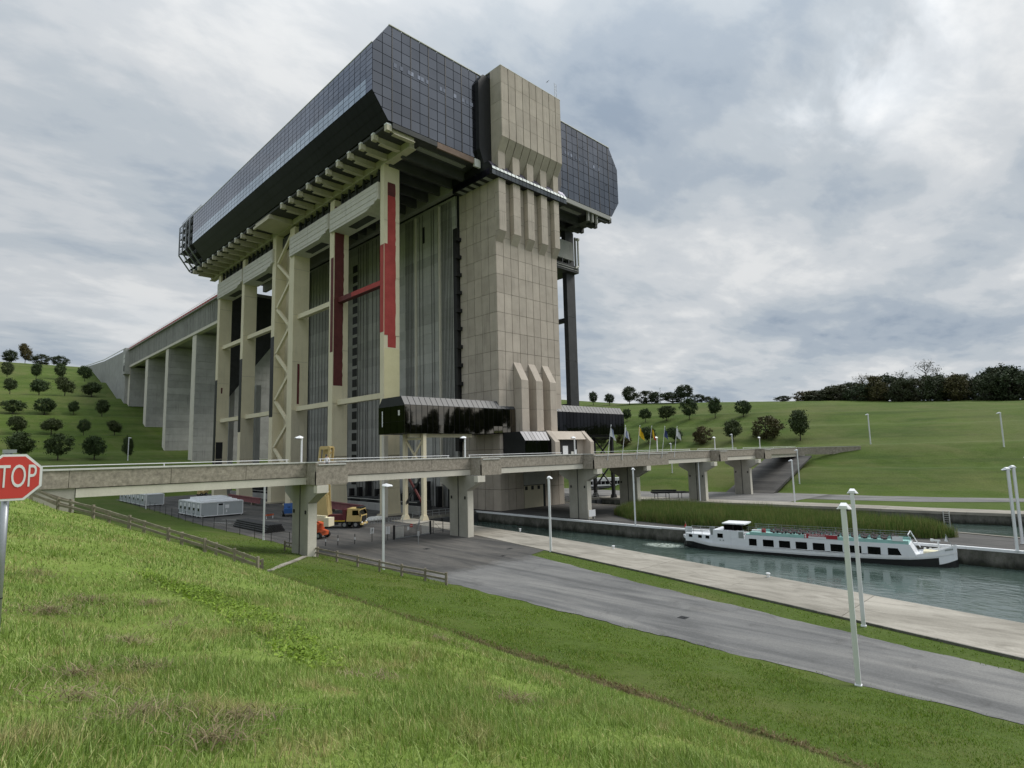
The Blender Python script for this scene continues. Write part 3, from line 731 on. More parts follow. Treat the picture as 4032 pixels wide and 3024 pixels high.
# bright clover band
k = 9000; s = RNG.beta(1, 1.5, k); cx = np.interp(s, [0, .2, .45, .7, 1], [-85.2, -84.7, -84.2, -84.4, -84.9]); cy = np.interp(s, [0, .2, .45, .7, 1], [-67.8, -69.6, -72.4, -75.6, -78.6])
cx = cx + RNG.normal(0, .30, k) * (0.35 + .5 * np.sin(np.clip(s, 0.05, 1) * 2.6)); cy = cy + RNG.normal(0, .25, k)
o = put('clover', blade_mesh('clover', np.stack([cx, cy, HF(cx, cy) + .03], -1), RNG.uniform(.08, .17, k), RNG.uniform(.05, .09, k), RNG.uniform(.5, 1.2, k), RNG.uniform(0, 6.28, k), RNG.uniform(0, .88, k), 'clover_leaves', segs=2, droop=.9))
tag(o, 'bright yellow-green band of clover running down the near bank', None, None, 'stuff')
# reeds on the island
REED = [(-2.5, -23.6), (-8.3, -32), (-9.3, -42), (-9.0, -56), (-6.2, -66), (-3.2, -71.5), (-.5, -73.2), (2.5, -71), (5.4, -60), (8.2, -40), (9, -28), (5, -22.8)]
def inside(x, y, poly):
    c = np.zeros(len(x), bool); n = len(poly)
    for i in range(n):
        (x0, y0), (x1, y1) = poly[i], poly[(i + 1) % n]
        k = ((y0 > y) != (y1 > y)) & (x < (x1 - x0) * (y - y0) / (y1 - y0 + 1e-9) + x0); c ^= k
    return c
k = 120000; x = RNG.uniform(-10, 10, k); y = RNG.uniform(-74, -22, k); q = inside(x, y, REED); x, y = x[q], y[q]; k = len(x)
dmin = np.full(k, 99.)
for (x0, y0), (x1, y1) in zip(REED, REED[1:] + REED[:1]):
    tt = np.clip(((x - x0) * (x1 - x0) + (y - y0) * (y1 - y0)) / ((x1 - x0) ** 2 + (y1 - y0) ** 2), 0, 1); dmin = np.minimum(dmin, np.hypot(x - x0 - tt * (x1 - x0), y - y0 - tt * (y1 - y0)))
hh = (.5 + .5 * np.clip(dmin / 1.6, 0, 1) ** .6) * 2.7 + .2 * np.sin(x * .7 + y * .3) + .12 * np.sin(y * .9)
o = put('reeds', blade_mesh('reeds', np.stack([x, y, np.full(k, .02)], -1), hh * RNG.uniform(.62, 1.08, k), RNG.uniform(.035, .075, k), np.clip(RNG.normal(.2, .13, k), 0, .6), RNG.uniform(0, 6.28, k), RNG.uniform(0, 1, k), 'reed_blades', segs=3, droop=.2))
tag(o, 'dense bed of tall green and brown reeds on the island behind the white barge', None, None, 'stuff')
# ------------------------------------------------------------------ the boat lift
lift = thing('boat_lift', (0, 0, 0), 'huge boat lift with dark glass machine hall carried on concrete tower and cream steel columns', 'boat lift')
W = 37.5; TOP = 91.63; ZB = 86.47; ZC = 77.29; ZD = 72.59; W1 = 3.43; W3 = 3.39; LEN = 119.0; GLASS_END = 104.6
OCT = [(-W + W1, TOP), (-W, ZB), (-W, ZC), (-W + W3, ZD), (W - W3, ZD), (W, ZC), (W, ZB), (W - W1, TOP)]
hall = MB().prism([(x * (1 - .12 / W), z - (.1 if z > 90 else 0) + (.1 if z < 73 else 0)) for x, z in OCT], 'y', .12, GLASS_END).build('machine_hall', 'mullion_dark', lift)

def clip_poly(poly, x0, x1, z0, z1):
    def cut(pts, f):
        out = []
        for i in range(len(pts)):
            a, b = pts[i - 1], pts[i]; fa, fb = f(a), f(b)
            if fa >= 0 and fb >= 0: out.append(b)
            elif fa >= 0 or fb >= 0:
                t = fa / (fa - fb); q = (a[0] + t * (b[0] - a[0]), a[1] + t * (b[1] - a[1])); out.append(q)
                if fb >= 0: out.append(b)
        return out
    p = list(poly)
    for f in (lambda q: q[0] - x0, lambda q: x1 - q[0], lambda q: q[1] - z0, lambda q: z1 - q[1]):
        if p: p = cut(p, f)
    return p
# end wall: one glass panel per cell, tilted a hair so the reflections break up
NCOL = 36; PWX = 2 * W / NCOL; NROW = 9; PHZ = (TOP - ZD) / NROW
full_me = None
for c_ in range(NCOL):
    x0 = -W + c_ * PWX; x1 = x0 + PWX
    if -11.4 < x0 and x1 < 11.4: continue
    for r_ in range(NROW):
        z0 = ZD + r_ * PHZ; z1 = z0 + PHZ
        g0, g1 = (.07, .05) if c_ % 2 == 0 else (.05, .07)
        p = clip_poly(OCT, x0 + g0, x1 - g1, z0 + .055, z1 - .055)
        if len(p) < 3: continue
        cx, cz = (x0 + x1) / 2, (z0 + z1) / 2
        whole = len(p) == 4 and abs((p[0][0] - p[2][0]) * (p[0][1] - p[2][1])) > (PWX - .13) * (PHZ - .12)
        if whole:
            if full_me is None: full_me = MB().prism([(q[0] - cx, q[1] - cz) for q in p], 'y', -.04, .05).mesh('glass_panel', 'hall_glass')
            me_ = full_me
        else: me_ = MB().prism([(q[0] - cx, q[1] - cz) for q in p], 'y', -.04, .05).mesh('glass_panel', 'hall_glass')
        inst('glass_panel', me_, hall, (cx, 0.02, cz), (random.gauss(0, .003), 0, random.gauss(0, .004)))
# heavy mullions on every second line
for c_ in range(0, NCOL + 1, 2):
    x = -W + c_ * PWX
    if abs(x) < 11 or abs(x) > W - .1: continue
    zt = TOP if abs(x) < W - W1 else TOP - (abs(x) - (W - W1)) * (TOP - ZB) / W1
    zb = ZD if abs(x) < W - W3 else ZD + (abs(x) - (W - W3)) * (ZC - ZD) / W3
    box('mullion', 'mullion_dark', hall, x - .09, x + .09, -.10, .08, zb, zt)
# row of small opening lights
pane_me = MB().box(-.34, .34, -.03, .03, -.42, .42).mesh('window_pane', 'small_pane')
for x in (-32.7, -31.3, -29.6, -28.9, -27.3, -26.5, -25.3, -22.0, -21.1, -18.4, -16.3, -15.2, -14.2, -13.6, 15.9, 17.0, 18.2, 20.1, 21.3, 24.0, 27.1, 29.2):
    inst('window_pane', pane_me, hall, (x, -.06, 84.05), (random.gauss(0, .008), 0, random.gauss(0, .01)))
# long side: the nearest panels are pieces of their own, the rest one joined part
NS = 50; PWY = GLASS_END / NS; SR = 9; PSZ = (ZB - ZC) / SR
dark_me = MB().box(-.04, .05, -PWY / 2 + .06, PWY / 2 - .06, -PSZ / 2 + .045, PSZ / 2 - .045).mesh('side_panel', 'side_glass')
pale_me = MB().box(-.04, .05, -PWY / 2 + .06, PWY / 2 - .06, -PSZ / 2 + .045, PSZ / 2 - .045).mesh('side_panel', 'pale_glass')
rest_d, rest_p = MB(), MB()
for i in range(NS):
    y = (i + .5) * PWY
    for r_ in range(SR):
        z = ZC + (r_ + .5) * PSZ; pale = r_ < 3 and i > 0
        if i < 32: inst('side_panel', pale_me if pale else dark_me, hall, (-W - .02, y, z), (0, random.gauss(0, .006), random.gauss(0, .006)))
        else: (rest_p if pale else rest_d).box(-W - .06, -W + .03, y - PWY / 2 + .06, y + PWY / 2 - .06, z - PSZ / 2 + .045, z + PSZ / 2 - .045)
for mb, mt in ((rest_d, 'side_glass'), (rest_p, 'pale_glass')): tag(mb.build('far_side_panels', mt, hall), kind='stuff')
# sloping underside panels
sl = math.hypot(W3, ZC - ZD); an = math.atan2(W3, ZC - ZD)
und = MB()
for i in range(NS):
    for r_ in range(3):
        t0, t1 = (r_ + .02) / 3, (r_ + .98) / 3; y0, y1 = i * PWY + .03, (i + 1) * PWY - .03
        a = Vector((-W + W3 * t0, 0, ZC - (ZC - ZD) * t0)); b = Vector((-W + W3 * t1, 0, ZC - (ZC - ZD) * t1)); nrm = Vector((-(ZC - ZD), 0, -W3)).normalized() * .05
        und.quad((a.x + nrm.x, y0, a.z + nrm.z), (a.x + nrm.x, y1, a.z + nrm.z), (b.x + nrm.x, y1, b.z + nrm.z), (b.x + nrm.x, y0, b.z + nrm.z))
tag(und.build('underside_panels', 'under_glass', hall), kind='stuff')
# white roof edge
MB().bar((-W + W1, -.1, TOP + .06), (W - W1, -.1, TOP + .06), .22, .16).build('roof_edge', 'off_white_paint', hall)
MB().bar((-W - .05, 0, ZB + .06), (-W - .05, GLASS_END, ZB + .06), .16, .14).build('roof_edge', 'off_white_paint', hall)
# stripped far bays: octagonal open frames with floors
fr = MB().prism([(-W + 5.5, TOP - 2), (-W + 4.0, ZB), (-W + 4.0, ZC), (-W + 6.5, ZD), (W - 6.5, ZD), (W - 4, ZC), (W - 4, ZB), (W - 5.5, TOP - 2)], 'y', GLASS_END, LEN).build('open_bay', 'dark_steel', lift)
for y in (GLASS_END + 3.6, GLASS_END + 7.2, GLASS_END + 10.8, LEN):
    m = MB()
    for (a, b) in zip(OCT[0:4], OCT[1:5]):
        m.bar((a[0], y, a[1]), (b[0], y, b[1]), .35, .35, up=(0, 1, 0))
    for (a, b) in ((OCT[4], OCT[5]), (OCT[5], OCT[6]), (OCT[6], OCT[7]), (OCT[7], OCT[0])): m.bar((a[0], y, a[1]), (b[0], y, b[1]), .35, .35, up=(0, 1, 0))
    m.build('frame_hoop', 'galvanised_steel', fr)
for z in list(np.arange(ZD + .4, ZB + 4, 2.35)):
    xo = -W if ZC <= z <= ZB else (-W + W3 * (ZC - z) / (ZC - ZD) if z < ZC else -W + W1 * (z - ZB) / (TOP - ZB))
    box('gallery_floor', 'dark_steel', fr, xo + .1, xo + 4.4, GLASS_END + .2, LEN, z, z + .14)
    m = MB(); m.bar((xo + .1, GLASS_END + .2, z + 1.1), (xo + .1, LEN, z + 1.1), .07, .07); m.bar((xo + .1, GLASS_END + .2, z + .55), (xo + .1, LEN, z + .55), .05, .05)
    for y in np.arange(GLASS_END + .4, LEN, 1.8): m.bar((xo + .1, y, z), (xo + .1, y, z + 1.1), .06, .06)
    m.build('guard_rail', 'galvanised_steel', fr)

# underside of the hall
sof = box('soffit', 'soffit_dark', lift, -33.9, 33.9, .3, LEN - .4, ZD - .55, ZD - .02)
for j, y in enumerate(np.arange(3.0, 40, 4.6)):
    for s in (-1, 1): box('grey_soffit_panel', 'soffit_grey', sof, min(s * 25.2, s * 13.2), max(s * 25.2, s * 13.2), y, y + 1.25, ZD - .75, ZD - .56)
for j, y in enumerate(np.arange(5.2, 60, 4.6)): box('soffit_beam', 'soffit_dark', sof, -27.4, 27.4, y + .2, y + .9, ZD - 2.6, ZD - .56)
box('end_fascia', 'rust_fascia', sof, -23.0, -13.6, -.12, .28, ZD - 1.35, ZD - .12); box('end_fascia', 'soffit_dark', sof, -33.2, -23.02, -.1, .28, ZD - 1.1, ZD - .12)
box('end_fascia', 'off_white_paint', sof, -13.5, -11.9, -.2, .28, ZD - 1.9, ZD - .2)
box('end_fascia', 'soffit_grey', sof, 12.0, 33.4, -.1, .28, ZD - 1.2, ZD - .12)
for x in (24.5, 26.2, 28.0): box('hanger', 'soffit_grey', sof, x, x + .5, .3, .9, ZD - 3.4, ZD - .5)
# longitudinal cream girders with their brackets
for s in (-1, 1):
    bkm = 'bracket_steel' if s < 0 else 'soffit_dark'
    gd = box('long_girder', bkm, lift, min(s * 28.0, s * 26.9), max(s * 28.0, s * 26.9), 2.2, 117.75, 70.5, 72.05)
    lo = MB(); lo.box(min(s * 28.3, s * 26.6), max(s * 28.3, s * 26.6), 2.0, 117.9, 70.35, 70.52); lo.build('bottom_flange', bkm, gd)
    tips = [0.35 + 4.63 * i for i in range(11)] + [68.0 + 4.63 * i for i in range(11)]
    for y in tips:
        x_in, x_out = s * 28.05, s * 33.9
        b = MB().prism([(x_in, 70.6), (x_in, 72.0), (x_out, 72.0), (x_out, 71.3), (s * 32.6, 71.0)], 'y', y - .14 + .35, y + .14 + .35)
        b.box(min(s * 28.05, s * 32.7), max(s * 28.05, s * 32.7), y - .15, y + .85, 70.62, 70.74)
        b.build('bracket', bkm, gd)
        MB().box(min(s * 33.2, s * 34.25), max(s * 33.2, s * 34.25), y - .1, y + .8, 70.95, 72.0).build('bracket_end', bkm, gd)
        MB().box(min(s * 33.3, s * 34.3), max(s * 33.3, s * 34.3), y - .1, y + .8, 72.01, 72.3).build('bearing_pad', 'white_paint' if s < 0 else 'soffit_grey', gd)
    MB().prism([(s * 28.05, 70.6), (s * 28.05, 72.0), (s * 34, 72.0), (s * 34, 70.9)], 'y', 54.5, 63.5).build('deep_bracket', bkm, gd)
    MB().bar((s * 34.1, 54.0, 70.9), (s * 34.1, 64.0, 70.9), .5, .6).build('edge_beam', bkm, gd)
    # hangers above the counterweights
    for y in list(np.arange(13.5, 55, 3.1)) + list(np.arange(66, 107, 3.1)):
        box('suspension_rod', 'dark_steel', gd, min(s * 27.3, s * 27.9), max(s * 27.3, s * 27.9), y, y + .28, 66.0, 70.34)
    box('gap_shade_block', 'soffit_dark', gd, min(s * 23.5, s * 26.8), max(s * 23.5, s * 26.8), 13.5, 108, 66.9, 69.8)  # dark block added in place of the shade above the counterweights
# inner girders
for s in (-1, 1): box('inner_girder', 'soffit_grey', lift, min(s * 11.2, s * 10.0), max(s * 11.2, s * 10.0), 10, 117, 69.4, ZD - .6)

# columns: plates standing across the shaft
CY = [(10.5, 11.9), (31.3, 33.3), (52.1, 54.9), (63.4, 65.6), (85.6, 87.6), (106.3, 108.4)]
cols = []
COLX = {-1: [-28.35, -28.35, -28.35, -28.35, -28.35, -28.35], 1: [28.35] * 6}
for s in (-1, 1):
    for i, (y0, y1) in enumerate(CY):
        xo, xi = (s * 28.4, s * (24.85 if i in (0, 1, 4, 5) else 24.4)) if s < 0 else (30.7, 27.35)
        col_ = MB()
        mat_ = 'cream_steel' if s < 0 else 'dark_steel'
        ztop = 70.3 if i in (0, 3) else 69.6
        zj = [1.2, 11.5, 23.0, 35.0, 46.8, 58.5, ztop]
        c0 = MB().prism([(xo * 1.0 - s * .0, 0), (xi - s * .3, 0), (xi, zj[0] + 4), (xi, 5.2), (xo, 5.2)], 'y', y0, y1).build('steel_column', mat_, lift)
        if s < 0: MB().box(min(xo, xi) - .35, max(xo, xi) + .5, y0 - .5, y1 + .5, .06, .42).build('base_plate', 'worn_cream_steel', c0)
        prev = 5.24
        for z in zj[1:]:
            mt = mat_ if not (s < 0 and i in (2, 3, 4, 5) and z < 30 and (i + int(z)) % 2) else 'worn_cream_steel'
            box('column_section', mt, c0, min(xo, xi), max(xo, xi), y0, y1, prev, z - .05)
            if s < 0 and z < ztop: box('flange_joint', 'worn_cream_steel', c0, min(xo, xi) - .06, max(xo, xi) + .06, y0 - (.0 if i < 2 else .05), y1 + .06, z - .1, z + .06)
            prev = z
        # pale edge strip on the narrow outer face
        if s < 0: box('edge_strip', 'cream_steel', c0, xo - .08, xo + .0, y0 + .02, y1 - .02, 6, ztop - .4)
        cols.append(c0)
cl = cols[:6]
def jag_patch(parent, mat, x0, x1, y, z0, z1, left_cut=0, seed=1, step=.8):
    """Primer patch: a thin painted sheet with a ragged edge on a column's front face."""
    rr = random.Random(seed); zs = np.arange(z0, z1, step).tolist() + [z1]
    R = [(x1 + rr.uniform(-.09, .06), z) for z in zs]; L = [(x0 + (rr.uniform(-.08, .08) if left_cut else 0), z) for z in zs]
    m = MB()
    for a in range(len(zs) - 1):
        m.quad((L[a][0], y, L[a][1]), (R[a][0], y, R[a][1]), (R[a + 1][0], y, R[a + 1][1]), (L[a + 1][0], y, L[a + 1][1]))
    return m.build('primer_patch', mat, parent)
jag_patch(cl[0], 'red_primer', -27.65, -25.75, 10.49, 46.9, 66.4, seed=3)
jag_patch(cl[0], 'dark_red_primer', -27.6, -25.8, 10.487, 63.8, 66.6, seed=31)
jag_patch(cl[0], 'red_primer', -28.38, -25.75, 10.489, 35.0, 53.6, seed=4)
jag_patch(cl[0], 'red_primer', -27.6, -25.75, 10.486, 32.6, 35.02, seed=5)
jag_patch(cl[0], 'fresh_cream_paint', -28.36, -24.9, 10.488, 21.0, 32.4, seed=6, step=6)
box('primer_patch', 'red_primer', cl[0], -28.52, -28.49, 10.55, 11.85, 35.6, 53.4)
jag_patch(cl[1], 'dark_red_primer', -28.3, -26.0, 31.285, 46.5, 68.0, seed=8)
jag_patch(cl[1], 'dark_red_primer', -28.34, -26.1, 31.286, 27.0, 46.5, seed=9)
box('primer_patch', 'dark_red_primer', cl[1], -28.52, -28.485, 31.4, 32.6, 34.5, 56)
jag_patch(cl[2], 'dark_red_primer', -27.2, -26.6, 52.085, 24.5, 34.5, seed=10, step=1.6)
jag_patch(cl[5], 'black_steel', -28.36, -26.3, 106.285, 5, 16.7, seed=12, step=2)
jag_patch(cl[5], 'dark_red_primer', -27.4, -26.9, 106.284, 31.8, 33.6, seed=13, step=1.6)
for i, z0, z1 in ((5, 6, 36), (4, 19, 40), (3, 22, 43)): box('primer_patch', 'black_steel', cl[i], -28.52, -28.485, CY[i][0] + .02, CY[i][1] - .02, z0, z1)
# horizontal struts
for s in (-1, 1):
    for z in (46.3, 23.3):
        for a, b in ((0, 1), (1, 2), (3, 4), (4, 5)):
            mt = 'cream_steel' if s < 0 else 'dark_steel'
            if s < 0 and z > 40 and a == 0: mt = 'dark_red_primer'
            m = MB(); m.box(min(s * 26.2, s * 27.4) + (2.3 if s > 0 else 0), max(s * 26.2, s * 27.4) + (2.3 if s > 0 else 0), CY[a][1], CY[b][0], z - .55, z + .55)
            st = m.build('strut', mt, lift)
            if mt == 'dark_red_primer': box('primer_patch', 'red_primer', st, -27.42, -27.405, CY[a][1] + 1, CY[b][0] - 6, z - .5, z + .5)
# zigzag bracing between the middle pair
m = MB()
ya, yb = CY[2][1] + .0, CY[3][0] - .0
zs = np.linspace(8, 68.5, 11)
for k in range(10):
    p, q = (ya, yb) if k % 2 == 0 else (yb, ya)
    MB().bar((-27.9, p, zs[k]), (-27.9, q, zs[k + 1]), .7, .62, up=(1, 0, 0)).build('zigzag_brace', 'cream_steel', lift)
box('bracing_plate', 'worn_cream_steel', lift, -25.6, -25.3, CY[2][1], CY[3][0], 5, 69)
# counterweight boxes
for s in (-1, 1):
    for (y0, y1) in ((12.1, 32.5), (33.2, 54.0), (64.5, 85.6), (86.4, 107.5)) if s < 0 else ((33.2, 54.0), (64.5, 85.6), (86.4, 107.5)):
        xo, xi = s * 29.0, s * 24.6
        b = MB()
        b.prism([(y0, 66.8), (y1, 66.8), (y1, 61.9), (y0 + 4.6, 61.9), (y0, 63.2)], 'x', min(xo, xi), max(xo, xi))
        cw = b.build('counterweight', 'counterweight_concrete', lift)
        for zz in (62.9, 64.1, 65.3, 66.2):
            MB().box(min(xo, xo + s * .09), max(xo, xo + s * .09), y0 + (1.2 if zz < 63 else .3), y1 - .2, zz - .42, zz + .42).build('board_course', 'counterweight_concrete', cw)
        box('underside_slot', 'soffit_dark', cw, min(s * 27.6, s * 25.6), max(s * 27.6, s * 25.6), y0 + 6, y1 - 6, 61.85, 61.9)
# the side platform with pipe seen beyond the tower
m = MB(); m.tube((30.7, 9.0, 60.6), (30.7, 9.0, 68.0), .26, n=10); m.tube((30.7, 9.0, 60.6), (29.4, 9.0, 59.9), .26, n=10); m.tube((30.3, 9.0, 68.0), (31.0, 9.0, 68.1), .42, n=10)
m.build('drain_pipe', 'off_white_paint', lift)
sv = box('service_platform', 'dark_steel', lift, 20, 30.95, 9.2, 30, 58.7, 60.5)
box('platform_house', 'grey_concrete', sv, 20, 29.4, 9.5, 28, 61.9, 66.9)
for x in (22, 24.5, 27): box('platform_post', 'dark_steel', sv, x, x + .4, 9.4, 9.8, 60.5, 61.9)
for z in (59.2, 59.8): box('platform_rail', 'soffit_grey', sv, 20, 30.97, 9.1, 9.19, z, z + .18)
box('end_frame', 'soffit_grey', sv, 29.9, 30.3, 9.3, 9.7, 60.5, 68.6)

# central concrete core: visible pour lifts
core = box('concrete_core', 'dark_core_concrete', lift, -9.15, 9.15, 11.4, 108, 0, 69.3)
lift_h = 2.31
seg = [(11.5, 18.0), (18.0, 31.5), (31.5, 52.2), (52.2, 61.5), (61.5, 85.0), (85.0, 107.9)]
for a, b in seg:
    me_ = MB().box(-.25, 0, .012, b - a - .012, .015, lift_h - .015).mesh('concrete_lift_course', 'dark_core_concrete')
    for k in range(30): inst('concrete_lift_course', me_, core, (-9.2 - (.06 if (a in (18.0, 52.2)) else 0), a, k * lift_h))
# vertical cables, guide rails and pipes on the core face
def rods(ys, r, mat, nm, z0=0, z1=68.5, x=-9.75):
    m = MB()
    me_ = MB().box(-r, r, -r, r, z0, z1).mesh(nm, mat)
    for y in ys: inst(nm, me_, core, (x, y, 0))
rods([12.6, 13.1, 13.6, 14.2, 14.7, 15.2, 15.7, 16.1, 27.7, 28.3, 28.9, 29.5, 30.1, 30.6, 23.6, 24.9, 19.2, 20.1], .045, 'cable_steel', 'suspension_cable')
rods([42.8, 44.3, 46.2, 48.5, 49.3, 50.8, 52.4, 53.6, 70.7, 72.6, 74.5, 76.5, 78.5, 80.5, 82.1, 83.0, 90, 92, 95, 97.5], .05, 'cable_steel', 'suspension_cable')
rods([17.0, 26.4], .22, 'pale_girder_concrete', 'guide_pipe')
rods([83.8, 60.0], .4, 'dark_steel', 'guide_rail', x=-9.6)
# toothed rack by the tower and the ladder of openings further back
rk = box('guide_rack', 'black_steel', core, -10.3, -9.3, 10.1, 11.35, 12, 61.2)
for z in np.arange(14, 60, 4.0): box('rack_tooth', 'black_steel', rk, -10.9, -9.5, 9.3, 10.15, z, z + .8)
for z in np.arange(4, 63, 2.9): box('core_opening', 'black_steel', core, -9.55, -9.47, 54.4, 56.9, z, z + 2.05)
box('core_opening', 'black_steel', core, -9.55, -9.4, 23.0, 23.9, 61.5, 65.5)
# low machinery at the foot of the shaft
mc = box('chamber_wall', 'grey_concrete', lift, -22.5, -21.7, 8, 110, .06, 1.5)
for y in list(np.arange(12, 56, 4.2)):
    MB().box(-11.3, -10.2, y, y + .9, .06, random.uniform(3, 6.5)).build('counterweight_guide', 'black_steel', mc)
for y in np.arange(15, 105, 7.5): MB().box(-20.5, -14, y, y + 3.2, .06, random.uniform(1.6, 3.2)).build('machine_frame', 'dark_steel', mc)
MB().bar((-21.9, 9, 2.2), (-21.9, 108, 2.2), .1, .1).build('guard_rail', 'off_white_paint', mc)
# downstream chamber gates and the rails round them
for (xa, xb) in ((-27.15, -12.35), (12.05, 27.45)):
    gs = box('gate_sill', 'quay_wall_concrete', lift, xa - .1, xb + .1, 2.4, 3.3, -4.6, .12)
    box('chamber_gate', 'dark_steel', gs, xa, xb, 1.9, 2.35, -3.5, -.3)
    for x in np.arange(xa + 1, xb, 2.4): box('gate_stiffener', 'black_steel', gs, x, x + .2, 1.7, 1.9, -3.5, -.35)
    m = MB()
    for z in (.65, 1.15): m.bar((xa, 2.9, z), (xb, 2.9, z), .06, .06)
    for x in np.arange(xa, xb, 1.5): m.bar((x, 2.9, .1), (x, 2.9, 1.15), .06, .06)
    m.build('guard_rail', 'galvanised_steel', gs)
box('apron_wall', 'quay_wall_concrete', lift, -31.6, -27.3, 2.9, 3.3, -4.6, .1)
box('side_wall', 'quay_wall_concrete', lift, -27.6, -27.0, -14, 2.4, -4.6, .05)
# far-end gate structure with glazing at the upstream end
MB().prism([(-24, 30), (-24, 66), (-9.2, 66), (-9.2, 50)], 'y', 112, 113).build('upstream_wall', 'dark_steel', lift)
for x in (-22.5, -18, -14): box('upstream_pier', 'grey_concrete', lift, x, x + 1.6, 113, 116, 0, 36)

# ------------------------------------------------------------------ concrete tower
TJ = [-9.5, -7.39, -5.27, -3.05, -.92, 1.25, 3.38, 5.5, 7.68, 9.5]
tw = box('concrete_tower', 'mullion_dark', lift, -9.38, 9.38, -1.68, 10.9, 0, 74.3)
rows = [0.06, 4.2, 8.2, 12.15, 16.1, 20.1, 24.12, 28.31, 32.14, 36.18, 40.17, 44.29, 48.25, 52.18, 56.3, 60.4, 64.5, 68.6, 71.6, 74.4]
GP = .06
for k in range(9):
    a, b = TJ[k] + GP, TJ[k + 1] - GP
    for z0, z1 in zip(rows[:-1], rows[1:]):
        if z0 < 8 and 3 <= k <= 5: continue
        MB().box(a, b, -1.8, -1.6, z0 + .035, z1 - .035).build('cladding_panel', 'tower_concrete', tw)
SJ = [-1.75, .5, 2.85, 5.2, 7.55, 9.95]
for k in range(5):
    for z0, z1 in zip(rows[:-1], rows[1:]):
        MB().box(-9.52, -9.34, SJ[k] + GP, SJ[k + 1] - GP, z0 + .035, z1 - .035).build('side_cladding_panel', 'tower_concrete', tw)
# shaft wall panel above the roller door and the door itself
box('door_lintel_panel', 'grey_concrete', tw, -3.0, 3.3, -2.05, -1.62, 4.75, 8.1)
dr = box('roller_door', 'worn_cream_steel', tw, -2.95, 2.7, -1.78, -1.6, .1, 4.6)
for x in (-2.7, -.9, 1.0): box('door_window', 'black_steel', dr, x, x + .7, -1.85, -1.77, 3.75, 4.5)
# upper block
UB = [(-4.4, 92.85), (-4.4, 77.1), (-2.95, 74.35), (3.0, 74.35), (3.0, 92.85)]
ub = MB().prism([(y + (.12 if y < 0 else 0), z - (.1 if z > 90 else 0)) for y, z in UB], 'x', -9.4, 9.4).build('upper_block', 'mullion_dark', lift)
for k in range(9):
    a, b = TJ[k] + .085, TJ[k + 1] - .085
    for z0, z1 in ((77.12, 81.1), (81.15, 85.1), (85.15, 89.1), (89.15, 92.85)):
        MB().box(a, b, -4.42, -4.25, z0, z1).build('upper_panel', 'tower_concrete', ub)
    sp_ = [(-4.42, 77.08), (-4.2, 77.08), (-2.8, 74.38), (-3.02, 74.38)] if k % 2 == 0 else [(-4.42, 77.08), (-4.2, 77.08), (-1.62, 72.1), (-1.84, 72.1)]
    MB().prism(sp_, 'x', a, b).build('sloped_panel', 'tower_concrete', ub)
for z0, z1 in ((74.4, 77.1), (77.12, 81.1), (81.15, 85.1), (85.15, 89.1), (89.15, 92.85)):
    if z0 > 77: MB().box(-9.54, -9.38, -4.38, -1.1, z0, z1).build('side_panel', 'tower_concrete', ub)
    else: MB().prism([(-4.3, z1), (-1.1, z1), (-1.1, z0 - 2), (-2.95, z0)], 'x', -9.54, -9.38).build('side_panel', 'tower_concrete', ub)
box('roof_slab', 'off_white_paint', ub, -9.56, 9.56, -4.45, 3.0, 92.86, 92.97)
m = MB(); m.tube((8.6, -3.6, 92.9), (8.6, -3.6, 97.2), .07, n=6); m.tube((9.2, -3.6, 92.9), (9.2, -3.6, 97.2), .07, n=6)
for z in np.arange(93.4, 97, .8): m.bar((8.6, -3.6, z), (9.2, -3.6, z), .06, .06)
m.build('roof_antenna', 'galvanised_steel', ub)
# dark glazed joints on both sides
for s in (-1, 1):
    jn = MB().prism([(s * 12.9, 89.3), (s * 11.6, 91.4), (s * 9.56, 91.4), (s * 9.56, 70.4), (s * 11.2, 70.4), (s * 12.9, 74.4)], 'y', -1.1, .0).build('glazed_joint', 'mullion_dark', lift)
# ribs
for k in (0, 2, 4, 6, 8):
    a, b = TJ[k] + .05, TJ[k + 1] - .12
    rb = MB().prism([(-2.98, 57.2), (-2.98, 74.4), (-1.82, 74.4), (-1.82, 55.2)], 'x', a, b).build('tower_rib', 'mullion_dark', lift)
    for z0, z1 in ((57.25, 61.3), (61.35, 65.4), (65.45, 70.0), (70.05, 74.4)):
        MB().box(a - .01, b + .01, -3.03, -1.83, z0, z1).build('rib_panel', 'tower_concrete', rb)
    MB().prism([(-3.03, 57.2), (-1.83, 57.2), (-1.83, 55.15)], 'x', a - .01, b + .01).build('rib_foot', 'tower_concrete', rb)
# lower fins
for k in (2, 4, 6):
    a, b = TJ[k] + .03, TJ[k + 1] - .12
    fn = MB().prism([(-3.97, 15.4), (-3.97, 26.1), (-1.82, 29.9), (-1.82, 15.4)], 'x', a + .05, b - .05).build('tower_fin', 'mullion_dark', lift)
    MB().prism([(-4.02, 26.2), (-1.82, 30.05), (-1.82, 24.5), (-4.02, 24.5)], 'x', a, b).build('fin_cap', 'tower_concrete', fn)
    for z0, z1 in ((15.2, 20.3), (20.34, 24.46)): MB().box(a, b, -4.02, -1.82, z0, z1).build('fin_panel', 'tower_concrete', fn)
    MB().prism([(-4.02, 15.16), (-1.82, 15.16), (-1.82, 12.5), (-2.6, 13.0)], 'x', a, b).build('fin_foot', 'tower_concrete', fn)
